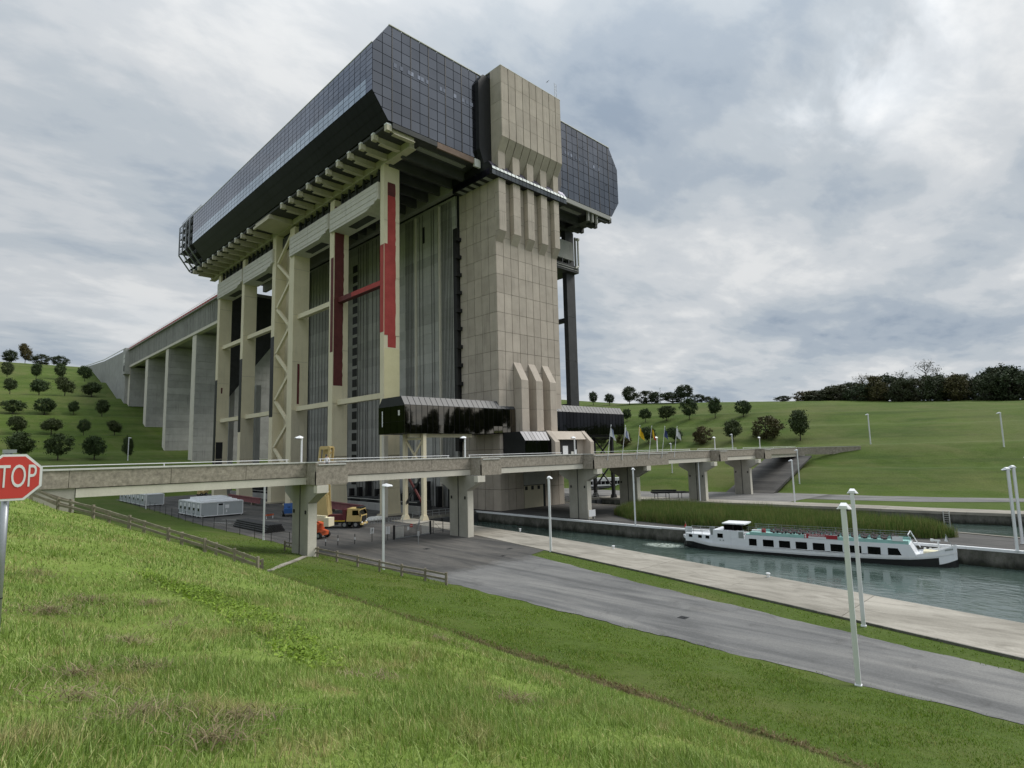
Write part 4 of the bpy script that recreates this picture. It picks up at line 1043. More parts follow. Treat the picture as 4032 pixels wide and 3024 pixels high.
# visitor band round the tower
bd = MB().prism([(-3.42, 68.45), (-3.42, 70.05), (-2.2, 71.6), (9.5, 71.6), (9.5, 68.45)], 'x', -11.7, 11.7).build('viewing_band', 'mullion_dark', lift)
nb = 21; bw = 23.4 / nb
lo_me = MB().box(-bw / 2 + .04, bw / 2 - .04, -.04, .03, -.47, .47).mesh('lower_pane', 'band_dark_glass'); hi_me = MB().box(-bw / 2 + .09, bw / 2 - .09, -.04, .03, -.33, .33).mesh('bright_pane', 'band_painted_sky_pane')
for i in range(nb):
    x = -11.7 + (i + .5) * bw
    inst('lower_pane', lo_me, bd, (x, -3.45, 68.95), (random.gauss(0, .01), 0, random.gauss(0, .02)))
    inst('bright_pane', hi_me, bd, (x, -3.50, 69.88), (-.3 + random.gauss(0, .01), 0, random.gauss(0, .01)))
rf_me = MB().box(-bw / 2 + .03, bw / 2 - .03, -.03, .03, -.86, .86).mesh('roof_pane', 'under_glass')
for i in range(nb):
    if i in (1, 2, 5, 6, 9, 10, 13, 14, 17, 18): continue
    inst('roof_pane', rf_me, bd, (-11.7 + (i + .5) * bw, -2.84, 70.98), (-.66, 0, 0))
for i in range(10): MB().box(-11.76, -11.7, -2.7 + i * 1.2 + .05, -2.7 + (i + 1) * 1.2 - .05, 68.5, 69.95).build('side_pane', 'under_glass', bd)
for y in np.arange(-1.5, 8, 2.2): box('under_panel', 'soffit_grey', bd, -11.6, -9.6, y, y + 1.0, 68.36, 68.44)

# ------------------------------------------------------------------ visitor gallery: black glass box across the front
gal = lift
for (xa, xb) in ((-32.3, -5.4), (5.6, 32.4)):
    sh = MB().prism([(-2.18, 15.25), (-2.18, 20.15), (-1.08, 21.75), (5.0, 21.75), (6.2, 20.15), (6.2, 15.25)], 'x', xa + .06, xb - .06).build('visitor_gallery', 'mullion_dark', gal)
    n = 22 if xa < 0 else 22; pw = (xb - xa) / n
    gm_ = 'gallery_glass' if xa < 0 else 'window_glass'
    up = MB().box(-pw / 2 + .06, pw / 2 - .06, -.03, .03, -1.72, 1.72).mesh('gallery_pane', gm_)
    dn = MB().box(-pw / 2 + .06, pw / 2 - .06, -.03, .03, -.72, .72).mesh('gallery_pane', gm_)
    sl_ = math.hypot(1.1, 1.6) / 2; rf = MB().box(-pw / 2 + .06, pw / 2 - .06, -.03, .03, -sl_ + .03, sl_ - .03).mesh('gallery_roof_pane', 'gallery_roof_glass')
    for i in range(n):
        x = xa + (i + .5) * pw
        inst('gallery_pane', up, sh, (x, -2.22, 18.44), (random.gauss(0, .0025), 0, random.gauss(0, .003)))
        inst('gallery_pane', dn, sh, (x, -2.22, 15.98), (random.gauss(0, .0025), 0, random.gauss(0, .003)))
        inst('gallery_roof_pane', rf, sh, (x, -1.66, 20.99), (-math.atan2(1.1, 1.6), 0, random.gauss(0, .004)))
    if xa < 0:
        for y0 in np.arange(-2.1, 6.0, 2.05):
            box('gallery_end_pane', 'window_glass', sh, xa - .02, xa + .05, y0 + .03, y0 + 2.0, 17.4, 20.1); box('gallery_end_pane', 'window_glass', sh, xa - .02, xa + .05, y0 + .03, y0 + 2.0, 15.3, 17.34)
        box('door_light', 'white_paint', sh, xa - .06, xa - .02, 4.6, 4.85, 16.6, 19.4); box('notice', 'off_white_paint', sh, xa - .06, xa - .02, -.9, -.4, 18.4, 19.3)
    # support trusses
    s = -1 if xa < 0 else 1
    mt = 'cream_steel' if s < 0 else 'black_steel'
    leg = lambda x, y: MB().box(x - .34, x + .34, y - .34, y + .34, .1, 15.2).build('support_leg', mt, lift)
    lx0 = -29.3 if s < 0 else 26.5
    for (x, y) in ((-29.0, 2.4), (-27.8, -1.6)) if s < 0 else ((28.5, -1.0), (28.5, 4.5)):
        l_ = leg(x, y)
        MB().prism([(x - .36, .9), (x + .36, .9), (x + .7, .09), (x - .7, .09)], 'y', y - .5, y + .5).build('leg_foot', mt, l_)
    x, y, y2 = (-29.0, 2.4, -1.6) if s < 0 else (28.5, 4.5, -1.0)
    for za, zb, mt2 in ((2.5, 8.5, 'dark_steel'), (8.5, 14.4, mt)):
        MB().bar((x, y, za), (x + (1.2 if s < 0 else 0), y2, zb), .3, .3).build('cross_brace', mt2, sh); MB().bar((x, y, zb), (x + (1.2 if s < 0 else 0), y2, za), .3, .3).build('cross_brace', 'dark_red_primer' if (s < 0 and za < 5) else mt2, sh)
    MB().bar((x, y, 14.3), (x + (1.2 if s < 0 else 0), y2, 14.3), .3, .35).build('cross_beam', mt, sh)
    box('under_beam', mt, sh, xa + 2 if s < 0 else xa, -16 if s < 0 else xb - 3, -.9, -.3, 14.55, 15.2)
# two slender posts behind the gallery's left end
for (x, y) in ((-29.0, 9.2),): box('gallery_post', 'pale_girder_concrete', gal, x - .45, x + .45, y - .4, y + .4, .06, 15.2)
# entrance building where the footbridge meets the tower: black glass half and concrete half
box('entrance_deck', 'pier_concrete', lift, -11, 12, -19.2, -2.0, 9.3, 9.9)
po = box('entrance_porch', 'tower_concrete', lift, .3, 10.1, -7.2, -1.9, 9.92, 13.9)
MB().prism([(-8.0, 13.92), (-6.6, 15.65), (-1.9, 15.65), (-1.9, 13.92)], 'x', .3, 10.1).build('porch_roof', 'tower_concrete', po)
for xa, xb in ((-1.1, .28), (10.12, 11.3)): MB().prism([(-9.0, 9.92), (-9.0, 13.4), (-6.6, 15.75), (-1.9, 15.75), (-1.9, 9.92)], 'x', xa, xb).build('porch_wall', 'tower_concrete', po)
box('porch_door', 'black_steel', po, 2.4, 7.7, -7.35, -7.21, 9.95, 13.8)
for a, b, z0, z1, mt in ((3.0, 4.6, 10.2, 12.6, 'white_paint'), (5.6, 6.4, 10.2, 11.4, 'off_white_paint'), (6.8, 7.4, 10.8, 11.8, 'white_paint')): box('door_notice', mt, po, a, b, -7.42, -7.36, z0, z1)
cn = MB().prism([(-8.0, 9.92), (-8.0, 13.7), (-6.6, 15.5), (-1.9, 15.5), (-1.9, 9.92)], 'x', -8.7, -1.12).build('entrance_canopy', 'mullion_dark', lift)
for i in range(7): MB().prism([(-8.04, 13.75), (-8.0, 13.75), (-6.62, 15.5), (-6.66, 15.52)], 'x', -8.7 + i * 1.08 + .05, -8.7 + (i + 1) * 1.08 - .05).build('canopy_pane', 'window_glass', cn)
for i in range(7): box('front_pane', 'window_glass', cn, -8.7 + i * 1.08 + .05, -8.7 + (i + 1) * 1.08 - .05, -8.05, -7.98, 10.0, 13.65)

# ------------------------------------------------------------------ upstream canal bridge
ab = thing('canal_bridge', (0, 119, 0), 'long concrete canal aqueduct on tall wall piers running back into the hillside', 'aqueduct')
dk = box('trough', 'grey_concrete', ab, -20, 20, 119.5, 272, 61.2, 69.2)
for i in range(76):
    y = 120 + i * 2.0
    MB().prism([(-20.0, 69.0), (-20.75, 69.0), (-20.55, 61.0), (-20.0, 60.6)], 'y', y, y + .45).build('trough_rib', 'grey_concrete', dk)
box('bottom_flange', 'pale_girder_concrete', dk, -20.5, -18.5, 119.5, 272, 60.05, 61.15)
box('red_rail_board', 'red_primer', dk, -21.0, -20.7, 119.5, 275, 69.4, 70.4)
box('walkway', 'grey_concrete', dk, -21.4, -19.6, 119.5, 275, 69.0, 69.35)
m = MB()
for y in np.arange(120, 275, 3): m.bar((-21.3, y, 69.3), (-21.3, y, 70.7), .07, .07)
m.bar((-21.3, 119.5, 70.7), (-21.3, 275, 70.7), .08, .08); m.build('walkway_rail', 'off_white_paint', dk)
for j, (y0, y1, zb) in enumerate(((158.8, 163.6, 3.0), (197.2, 201.4, 11.0), (231.8, 236.5, 22.0), (268.0, 272.0, 34))):
    pr = box('wall_pier', 'grey_concrete', ab, -18.4, 18.4, y0 + .2, y1 - .2, zb, 60.0)
    zz = zb
    while zz < 59:
        z2 = min(zz + 2.9, 60.0)
        MB().box(-20.0 if j < 3 else -19.9, 19, y0, y1, zz + .03, z2 - .03).build('pier_course', 'grey_concrete', pr)
        zz = z2
    box('lit_pier_end_skin', 'pale_girder_concrete', pr, -20.12, -20.01, y0 + .0, y1 - .0, zb, 59.9)  # paler skin puts the light on the narrow pier ends into colour
# abutment wall climbing the hill, with its end tower
aw = MB()
pts = [(272.1, 38), (290, 45), (333, 58), (394, 73), (400, 75.5), (330, 71.0), (290, 70.0), (272.1, 69.6)]
aw.prism(pts, 'x', -21.5, 20); awo = aw.build('abutment_wall', 'grey_concrete', ab)
box('abutment_end', 'grey_concrete', awo, -22.6, -20.2, 268.5, 274, 56.5, 70.2)
box('abutment_window', 'black_steel', awo, -22.7, -22.6, 269.2, 271.2, 58.0, 61.0)
for z in (62.5, 65): MB().box(-22.75, -22.62, 269.0, 271.6, z, z + 1.8).build('abutment_panel', 'off_white_paint', awo)
m = MB(); m.bar((-21.6, 274, 70.9), (-21.6, 330, 71.9), .12, .5); m.bar((-21.6, 330, 71.9), (-21.6, 398, 76.0), .12, .5); m.build('parapet_rail', 'off_white_paint', awo)
# ------------------------------------------------------------------ footbridge
fb = thing('footbridge', (-59, -22, 0), 'long concrete footbridge on hammerhead piers crossing in front of the boat lift', 'footbridge')
BLK = [(-59.9, -56.1), (-35.9, -32.2), (-11.0, 12.1), (33.4, 36.7), (56.6, 60.3)]
x_lo, x_hi = -86.0, 118.0
box('deck', 'pier_concrete', fb, x_lo, x_hi, -23.7, -19.3, 9.35, 9.95)
spans = []; px0 = x_lo
for a, b in BLK: spans.append((px0, a)); px0 = b
spans.append((px0, x_hi))
for i, (a, b) in enumerate(spans):
    # parapet panels with fine joints
    n = max(1, round((b - a) / 6.6)); w = (b - a) / n
    if i == 0: cuts = [a, -81.45, -73.5, -66.5, b]
    else: cuts = [a + w * k for k in range(n + 1)]
    for c0, c1 in zip(cuts[:-1], cuts[1:]):
        box('parapet_panel', 'exposed_aggregate', fb, c0 + .02, c1 - .02, -24.05, -23.72, 9.35, 10.88)
    box('coping', 'off_white_paint', fb, a, b, -24.14, -23.66, 10.885, 11.0)
    ga = -80.9 if i == 0 else a
    if i < 5: MB().prism([(-23.96, 8.5), (-23.96, 9.28), (-19.4, 9.28), (-19.4, 8.5)], 'x', ga, b).build('girder', 'pale_girder_concrete', fb)
    else: box('girder', 'pale_girder_concrete', fb, a, 84, -23.66, -19.4, 8.5, 9.34)
    box('rear_parapet', 'exposed_aggregate', fb, a, b, -19.3, -19.05, 9.35, 10.85); box('rear_coping', 'off_white_paint', fb, a, b, -19.38, -18.98, 10.86, 11.0)
    m = MB(); m.bar((a, -19.2, 11.28), (b, -19.2, 11.28), .08, .08)
    k = max(2, int((b - a) / 8))
    for x in np.linspace(a + .2, b - .2, k): m.bar((x, -19.2, 11.0), (x, -19.2, 11.28), .06, .06)
    m.build('handrail', 'white_paint', fb)
for i, (a, b) in enumerate(BLK):
    bl = MB().prism([(a, -23.7), (b, -23.7), (b, -26.4), (a, -26.4)], 'z', 8.48, 9.95).build('bump_out', 'exposed_aggregate', fb)
    box('front_wall', 'exposed_aggregate', bl, a, b, -26.405, -26.12, 8.481, 10.62)
    box('low_coping', 'off_white_paint', bl, a + .25, b - .25, -26.5, -26.1, 10.625, 10.75)
    box('rear_bump_out', 'exposed_aggregate', bl, a, b, -19.3, -17.4, 8.48, 10.9)
    for x in (a, b):
        box('cheek_coping', 'off_white_paint', bl, x - .12 if x == a else x - .2, x + .2 if x == a else x + .12, -26.5, -24.15, 10.885, 11.0); box('cheek_wall', 'exposed_aggregate', bl, x + (0 if x == a else -.2), x + (.2 if x == a else 0), -26.118, -23.72, 9.952, 10.88)
    m = MB(); m.bar((a, -26.3, 11.3), (b, -26.3, 11.3), .06, .06)
    if i == 2: m.build('handrail', 'white_paint', bl)
# piers
PX = [-59.7, -36.6, -10.3, 4.5, 30.3, 52.5]
def pier_mesh():
    m = MB()
    m.prism([(-26.35, 8.46), (-26.35, 7.55), (-24.05, 6.4), (-24.05, 0), (-20.1, 0), (-20.1, 6.4), (-17.9, 7.55), (-17.9, 8.46)], 'x', 0, 1.1)
    return m.mesh('pier', 'pier_concrete')
pm = pier_mesh()
pf = MB().prism([(-24.1, 6.35), (-24.1, .02), (-24.0, .02), (-24.0, 6.35)], 'x', .04, 1.06).mesh('lit_pier_face_skin', 'pale_girder_concrete')  # paler skin paints the brighter, lit front side of each pier
pc = MB().box(-.12, 1.22, -26.5, -25.7, 7.6, 8.44).mesh('cap_end', 'pale_girder_concrete')
pd = MB().box(-.05, .0, -22.15, -22.02, 0, 8.4).mesh('drain_pipe', 'dark_steel')
for i, x in enumerate(PX):
    p_ = inst('pier', pm, fb, (x, 0, 0)); inst('lit_pier_face_skin', pf, p_, (x, 0, 0)); inst('cap_end', pc, p_, (x, 0, 0)); inst('drain_pipe', pd, p_, (x, 0, 0))
    box('pier_lamp', 'black_steel', p_, x - .12, x, -20.7, -20.5, 5.2, 5.6); box('pier_lamp', 'black_steel', p_, x - .12, x, -23.7, -23.5, 5.2, 5.6)
abt = MB().prism([(-90, 9.34), (-80.95, 9.34), (-80.95, 5.5), (-90, 5.5)], 'y', -23.9, -19.2).build('abutment', 'pier_concrete', fb)
box('far_abutment', 'pier_concrete', fb, 84, 90, -23.8, -19.2, 5, 9.34)
MB().prism([(57, .08), (84.5, 8.7), (84.5, 8.2), (57, -.6)], 'y', -27.5, -15.5).build('paved_slope', 'yard_asphalt', fb)
# wing wall curving along the terrace beyond the far abutment
wp = [(84.0, -24.0), (87.0, -26.2), (89.6, -29.4), (91.8, -33.2), (93.4, -37.4)]
for (p, q) in zip(wp[:-1], wp[1:]):
    MB().bar((*p, 9.9), (*q, 9.9), .32, 2.0).build('wing_wall', 'exposed_aggregate', fb)
    MB().bar((*p, 10.96), (*q, 10.96), .46, .1).build('wing_coping', 'off_white_paint', fb)
# notice board leaning at the third pier
sg = thing('notice_board', (-10, -24.6, 0), 'white notice board standing against the foot of a bridge pier', 'notice board')
for x in (-10.7, -9.3): box('board_leg', 'off_white_paint', sg, x, x + .08, -24.7, -24.62, .06, 1.6)
box('board', 'white_paint', sg, -10.85, -9.1, -24.76, -24.71, .5, 1.6)

# ------------------------------------------------------------------ lamp posts (square pole, flat wedge head)
def lamp_proto(h, arm_dir, mat='white_paint', w=.115, head=.85):
    root = bpy.data.objects.new('lamp_post', None); COL.objects.link(root); root.empty_display_size = .5
    MB().box(-w, w, -w, w, 0, h).build('pole', 'lamp_metal', root, world=False)
    MB().box(-w * 1.35, w * 1.35, -w * 1.35, w * 1.35, 0, .08).build('base', mat, root, world=False)
    m = MB()
    m.loft([[(-w * 1.2, -.22, h - .02), (-w * 1.2, .22, h - .02), (-w * 1.2, .16, h + .14), (-w * 1.2, -.16, h + .14)], [(.35 * head, -.34, h - .06), (.35 * head, .34, h - .06), (.35 * head, .12, h + .26), (.35 * head, -.12, h + .26)], [(1.05 * head, -.26, h - .04), (1.05 * head, .26, h - .04), (1.05 * head, .10, h + .08), (1.05 * head, -.10, h + .08)]])
    m.build('lamp_head', 'white_paint', root, world=False)
    MB().box(.15 * head, .95 * head, -.2, .2, h - .12, h - .07).build('lens', 'dark_steel', root, world=False)
    return root
LP = lamp_proto(8.4, 0); LPS = lamp_proto(3.9, 0, w=.09, head=.75)
lamps = [(-57.28, -78.16, 0, .2, 'tall white lamp post at the grass edge, front one of the overlapping pair', 1),
 (-46.65, -75.48, 0, .2, 'tall white lamp post on the grass strip behind the front one of the pair', 1),
 (-8.5, -79.35, .1, .5, 'slim grey lamp post standing on the white island coping near the bow', 1),
 (-2.33, -79.2, .1, .5, 'white lamp post on the island paving behind the one on the coping', 1),
 (-56.54, -34.61, 0, -.4, 'white lamp post beside the lower wooden fence on the yard edge', 1),
 (-38.06, -40.79, 0, .5, 'white lamp post at the tip of the grass strip by the quay', 1),
 (-13.83, -35.95, .1, .6, 'white lamp post on the island kerb in front of the reeds', 1),
 (-55.86, -2.1, 0, -.5, 'white lamp post rising from the grass behind the first bridge pier', 1),
 (-52.95, 76.7, 0, -.5, 'distant white lamp post next to the far row of grey cabins', 1),
 (-39.37, 166.56, 12.0, .3, 'white lamp post on the tree-planted hillside beyond the footbridge', 1),
 (29.79, -22.96, .05, .9, 'white lamp post on the far quay just before the fifth bridge pier', 1),
 (35.47, -40.63, .05, .9, 'white lamp post on far bank grass, lower of two near bridge end', 1),
 (67.02, -30.17, 1.6, .9, 'white lamp post at the far hill foot, upper of two near bridge end', 1),
 (99.8, -38.2, 11.3, .9, 'white lamp post on the upper terrace beyond the end of the footbridge', 1),
 (99.5, -67.4, 11.3, .9, 'white lamp post on the upper terrace near the edge of the wood', 1),
 (46.5, -76.5, .2, .9, 'white lamp post on the far bank cut by the picture edge', 1),
 (64, 4, 3.5, .9, 'white lamp post beyond the flags at the end of the black gallery', 1),
 (78, -8.0, 6.6, .9, 'white lamp post among the lower row of hillside trees', 1),
 (196, 88, 36.0, .9, 'far lamp post on the skyline beside the dark bushes', 1),
 (-58.5, -19.6, 9.95, 3.1, 'small white lamp on the footbridge above the first pier', 0),
 (-33.2, -19.6, 9.95, 3.1, 'small white lamp on the footbridge under the black gallery', 0),
 (-7.8, -19.6, 9.95, 3.1, 'small white lamp on the footbridge in front of the entrance porch', 0),
 (19.2, -19.6, 9.95, 3.1, 'small white lamp on the footbridge among the flags', 0),
 (44.5, -19.6, 9.95, 3.1, 'small white lamp on the footbridge past the row of flags', 0),
 (69.8, -19.6, 9.95, 3.1, 'small white lamp on the footbridge nearest its far end', 0)]
used = {0: False, 1: False}
for (x, y, z, rz, lab, kind) in lamps:
    pr = LP if kind else LPS
    o = pr if not used[kind] else copy_tree(pr)
    used[kind] = True
    if z > 1: 
        zz = float(HT(x, y)); z = zz - .05 if kind else z
    o.location = (x, y, z); o.rotation_euler = (0, 0, rz)
    tag(o, lab, 'lamp post', 'white lamp posts' if kind else 'small lamps along the footbridge')
# ------------------------------------------------------------------ flags leaning out over the bridge
def flag(x, lab, bands, lean=.02):
    t_ = thing('flagpole', (x, -26.45, 9.8), lab, 'flag', 'flags on the footbridge')
    MB().tube((x, -26.45, 9.8), (x + .25, -27.3, 15.75), .055, .035, 8).build('pole', 'white_paint', t_)
    MB().tube((x + .25, -27.3, 15.72), (x + .255, -27.32, 15.85), .09, .05, 8).build('finial', 'white_paint', t_)
    # cloth hanging in folds from the upper pole
    n = len(bands); H_, Wd = 2.9, 1.55
    for bi, mt in enumerate(bands):
        m = MB(); a0, a1 = bi / n, (bi + 1) / n; nu, nv = 4, 7
        g = []
        for i in range(nu + 1):
            u = a0 + (a1 - a0) * i / nu; row = []
            for j in range(nv + 1):
                v = j / nv
                top = Vector((x + .24, -27.26, 15.6)) + Vector((-.036, .12, -.83)).normalized() * (H_ * v * .55)
                fold = .12 * math.sin(u * 9 + v * 2 + x)
                row.append(top + Vector((Wd * u * (.35 + .65 * v ** .8), fold - u * .12, -u * (1.05 - .2 * v) - .15 * v * u)))
            g.append(row)
        for i in range(nu):
            for j in range(nv): m.quad(g[i][j], g[i + 1][j], g[i + 1][j + 1], g[i][j + 1])
        m.build('flag_cloth', mt, t_, smooth=True)
paint('flag_white', (0.75, 0.76, 0.78), 0.8, dirt=0.1); paint('flag_blue_print', (0.25, 0.30, 0.5), .8, dirt=.1); paint('flag_yellow', (0.75, 0.50, 0.02), .8, dirt=.1); paint('flag_black', (.015, .015, .015), .8, dirt=.0); paint('flag_red', (.5, .03, .03), .8, dirt=.1); paint('flag_navy', (0.05, 0.07, 0.2), .8, dirt=.1)
flag(-7.4, 'white flag with faint blue print, first beside the entrance porch', ['flag_white', 'flag_white', 'flag_blue_print', 'flag_white', 'flag_white'])
flag(-3.2, 'white flag with faint blue print, second from the entrance porch', ['flag_white', 'flag_white', 'flag_blue_print', 'flag_white', 'flag_white'])
flag(1.3, 'plain yellow flag on a leaning white pole', ['flag_yellow', 'flag_yellow'])
flag(5.2, 'black, yellow and red striped flag on a leaning white pole', ['flag_black', 'flag_yellow', 'flag_red'])
flag(9.7, 'dark blue flag on a leaning white pole', ['flag_navy'])
flag(14.2, 'plain white flag, last of the row on the footbridge', ['flag_white'])

# ------------------------------------------------------------------ wooden fences
def post_rail(name, pts, lab, side=None):
    t_ = thing(name, (pts[0][0], pts[0][1], float(HF(pts[0][0], pts[0][1]))), lab, 'fence')
    prev = None
    for (x, y) in pts:
        z = float(HF(x, y))
        MB().bar((x, y, z - .2), (x + random.gauss(0, .015), y + random.gauss(0, .015), z + 1.12), .19, .19).build('fence_post', 'old_timber', t_)
        if prev is not None:
            for h in (.48, .92):
                MB().bar((prev[0], prev[1], prev[2] + h), (x, y, z + h + random.gauss(0, .02)), .08, .17).build('fence_rail', 'old_timber', t_)
        prev = (x, y, z)
    return t_
A = [(-88.0, -25.0), (-85.2, -25.3), (-82.4, -26.4), (-80.4, -29.3), (-78.4, -32.0), (-76.2, -34.6), (-74.2, -37.0), (-72.6, -38.9), (-71.2, -39.9)]
post_rail('wooden_fence', A, 'weathered post-and-rail fence running down the bank from the bridge, nearer of two')
B = [(-84.0, -24.9), (-81.4, -25.4), (-79.0, -27.6), (-77.0, -30.4), (-74.8, -33.0), (-72.8, -35.2), (-71.2, -36.8), (-70.0, -37.8)]
post_rail('wooden_fence', B, 'weathered post-and-rail fence on the far side of the stepped path')
Cc = [(-59.4, -17.5), (-59.0, -20.5), (-58.7, -24.5), (-58.5, -28.6), (-58.4, -32.8), (-58.2, -36.6), (-57.9, -40.0), (-57.4, -43.0), (-57.0, -45.6)]
post_rail('wooden_fence', Cc, 'low weathered fence along the foot of the bank by the yard')
# concrete channel across the berm between the fences
m = MB()
pa = [(-69.6, -38.4), (-66.5, -34), (-63.5, -29.5), (-60.2, -24.6)]
for a, b in zip(pa[:-1], pa[1:]):
    za, zb = float(HF(*a)) + .06, float(HF(*b)) + .06
    m.bar((a[0], a[1], za), (b[0], b[1], zb), .55, .1)
tag(m.build('path', 'quay_concrete'), 'narrow concrete path crossing the grass between the fences', None, None, 'structure')

# ------------------------------------------------------------------ stop sign
st = thing('stop_sign', (-89.0, -75.95, float(HF(-89, -75.95))), 'red octagonal STOP sign on a galvanised pole, cut by the left picture edge', 'stop sign')
paint('sign_red', (0.62, 0.055, 0.045), .45, dirt=.12); paint('sign_white', (0.80, 0.80, 0.80), .45, dirt=.12)
zc_ = 11.365; cx_, cy_ = -88.99, -76.24
face = Vector((CAM.x - cx_ + .3, CAM.y - cy_, 0)).normalized(); rt = Vector((-face.y, face.x, 0))
def octo(r, off, th, mat, nm, cut=.4142):
    c_ = Vector((cx_, cy_, zc_)) + face * off
    m = MB(); ring = []
    for (a, b) in ((1, cut), (cut, 1), (-cut, 1), (-1, cut), (-1, -cut), (-cut, -1), (cut, -1), (1, -cut)):
        ring.append(c_ + rt * (a * r) + Vector((0, 0, b * r)))
    m.loft([[q for q in ring], [q + face * th for q in ring]]); return m.build(nm, mat, st)
bk = octo(.355, 0, .018, 'galvanised_steel', 'sign_back'); octo(.352, .0185, .004, 'sign_white', 'sign_border'); octo(.318, .023, .004, 'sign_red', 'sign_face')
tm = text_mesh('STOP', .36, 'sign_white', .003)
lt = bpy.data.objects.new('lettering', tm); COL.objects.link(lt); lt.parent = st
mw = Matrix.Identity(4); R3 = Matrix((rt, Vector((0, 0, 1)), face)).transposed(); mw = Matrix.Translation(Vector((cx_, cy_, zc_ + .0)) + face * .031) @ R3.to_4x4() @ Matrix.Diagonal((.66, 1.38, 1, 1))
lt.matrix_local = Matrix.Translation(-Vector(st.location)) @ mw
pb = Vector((cx_, cy_, 0)) - face * .07 - rt * .07
pz = float(HF(pb.x, pb.y))
MB().tube((pb.x, pb.y, pz - .3), (pb.x, pb.y, zc_ + .40), .052, .052, 14).build('pole', 'galvanised_steel', st, smooth=True)
m = MB()
for dz in (-.2, .2): m.tube((pb.x, pb.y, zc_ + dz - .02), (pb.x, pb.y, zc_ + dz + .02), .06, .06, 14)
m.build('pole_clamp', 'galvanised_steel', st)
MB().tube((pb.x, pb.y, pz + .75), (pb.x, pb.y, pz + .77), .0545, .0545, 14).build('cable_tie', 'black_steel', st)
tpx = Vector((cx_, cy_, zc_ + .40)) - face * .03 - rt * .06
MB().bar(tpx - rt * .085, tpx + rt * .085, .03, .055).build('top_bracket', 'galvanised_steel', st)
# ------------------------------------------------------------------ the passenger barge
# local frame: x along the hull from stern (0) to bow (30.3), y to port (+ = towards the viewer), z up from the world zero
bow_dir = Vector((5.4, -35.0, 0)).normalized()
side = Vector((bow_dir.y, -bow_dir.x, 0))          # points to the near (viewer) side
HB = 2.0; LB = 30.3
A0 = Vector((-17.4, -42.0, 0)) + bow_dir * 2.95 - side * HB   # stern centre
barge = thing('passenger_barge', A0, 'long white passenger barge with black waterline moving along the canal', 'boat', None, math.atan2(bow_dir.y, bow_dir.x))
# after this rotation local +y points away from the viewer, so the near side is local -y
def ip(u, pts): return float(np.interp(u, [p[0] for p in pts], [p[1] for p in pts]))
def half(u, z):
    """half breadth at station u (0..LB)"""
    s = min(1.0, (u / 4.2) ** .5 if u < 4.2 else 1.0); b = min(1.0, max(0.0, (LB - u) / 4.6) ** .55)
    f = 1.0 if z > -1.5 else .95
    tuck = 1.0 if u > 3 else (.35 + .65 * u / 3 if z < -1.4 else 1)
    return max(.03, HB * s * b * f * tuck)
def sheer(u): return ip(u, [(0, -.3), (1, -.45), (4, -.85), (8, -1.02), (20, -.98), (26, -.75), (28.3, -.25), (29.5, .15), (30.3, .48)])
us = [0.02, .3, .8, 1.6, 2.6, 4.2, 6, 9, 12, 16, 20, 24, 26, 27, 27.8, 28.6, 29.3, 29.8, 30.1, 30.28]
def band(z0f, z1f, name, mat, out=0.0, parent=None):
    m = MB()
    for sgn in (-1, 1):
        pr = []
        for u in us:
            z0, z1 = z0f(u), z1f(u)
            pr.append(((u, sgn * (half(u, z0) + out), z0), (u, sgn * (half(u, z1) + out), z1)))
        for a, b in zip(pr[:-1], pr[1:]): m.quad(a[0], b[0], b[1], a[1])
    for u, k in ((us[0], 0), (us[-1], 1)):
        z0, z1 = z0f(u), z1f(u); m.quad((u, -half(u, z0) - out, z0), (u, half(u, z0) + out, z0), (u, half(u, z1) + out, z1), (u, -half(u, z1) - out, z1))
    return m.build(name, mat, parent, smooth=False, world=False)
paint('boat_white', (0.76, 0.78, 0.81), .35, dirt=.10); paint('boat_black', (.008, .008, .010), .4, dirt=0); paint('boat_teal', (0.30, 0.52, 0.48), .5, dirt=.2); paint('seat_maroon', (.022, .008, .009), .9, dirt=.1)
paint('banner_red', (.32, .02, .03), .6, dirt=.1); paint('cream_tarp', (.62, .58, .42), .8, dirt=.1)
wl_z = lambda u: ip(u, [(0, -.55), (.7, -.8), (4, -1.2), (8.5, -1.46), (16, -1.45), (22, -1.3), (26.5, -1.06), (28.8, -.78), (30.3, -.45)])
hull = band(lambda u: -2.5, lambda u: wl_z(u) + .02, 'hull', 'boat_black', 0, barge)
band(wl_z, lambda u: sheer(u), 'hull_side', 'boat_white', .03, hull)
band(lambda u: min(wl_z(u) + .16, sheer(u) - .02), lambda u: min(wl_z(u) + .34, sheer(u) + .02), 'rubbing_strake', 'white_paint', .11, hull)
m = MB()
for a, b in zip(us[:-1], us[1:]):
    za, zb = sheer(a) - .05, sheer(b) - .05
    if a >= 26.8: za, zb = -.62, -.62
    m.quad((a, -half(a, 0), za), (b, -half(b, 0), zb), (b, half(b, 0), zb), (a, half(a, 0), za))
m.build('deck', 'boat_white', hull, world=False)
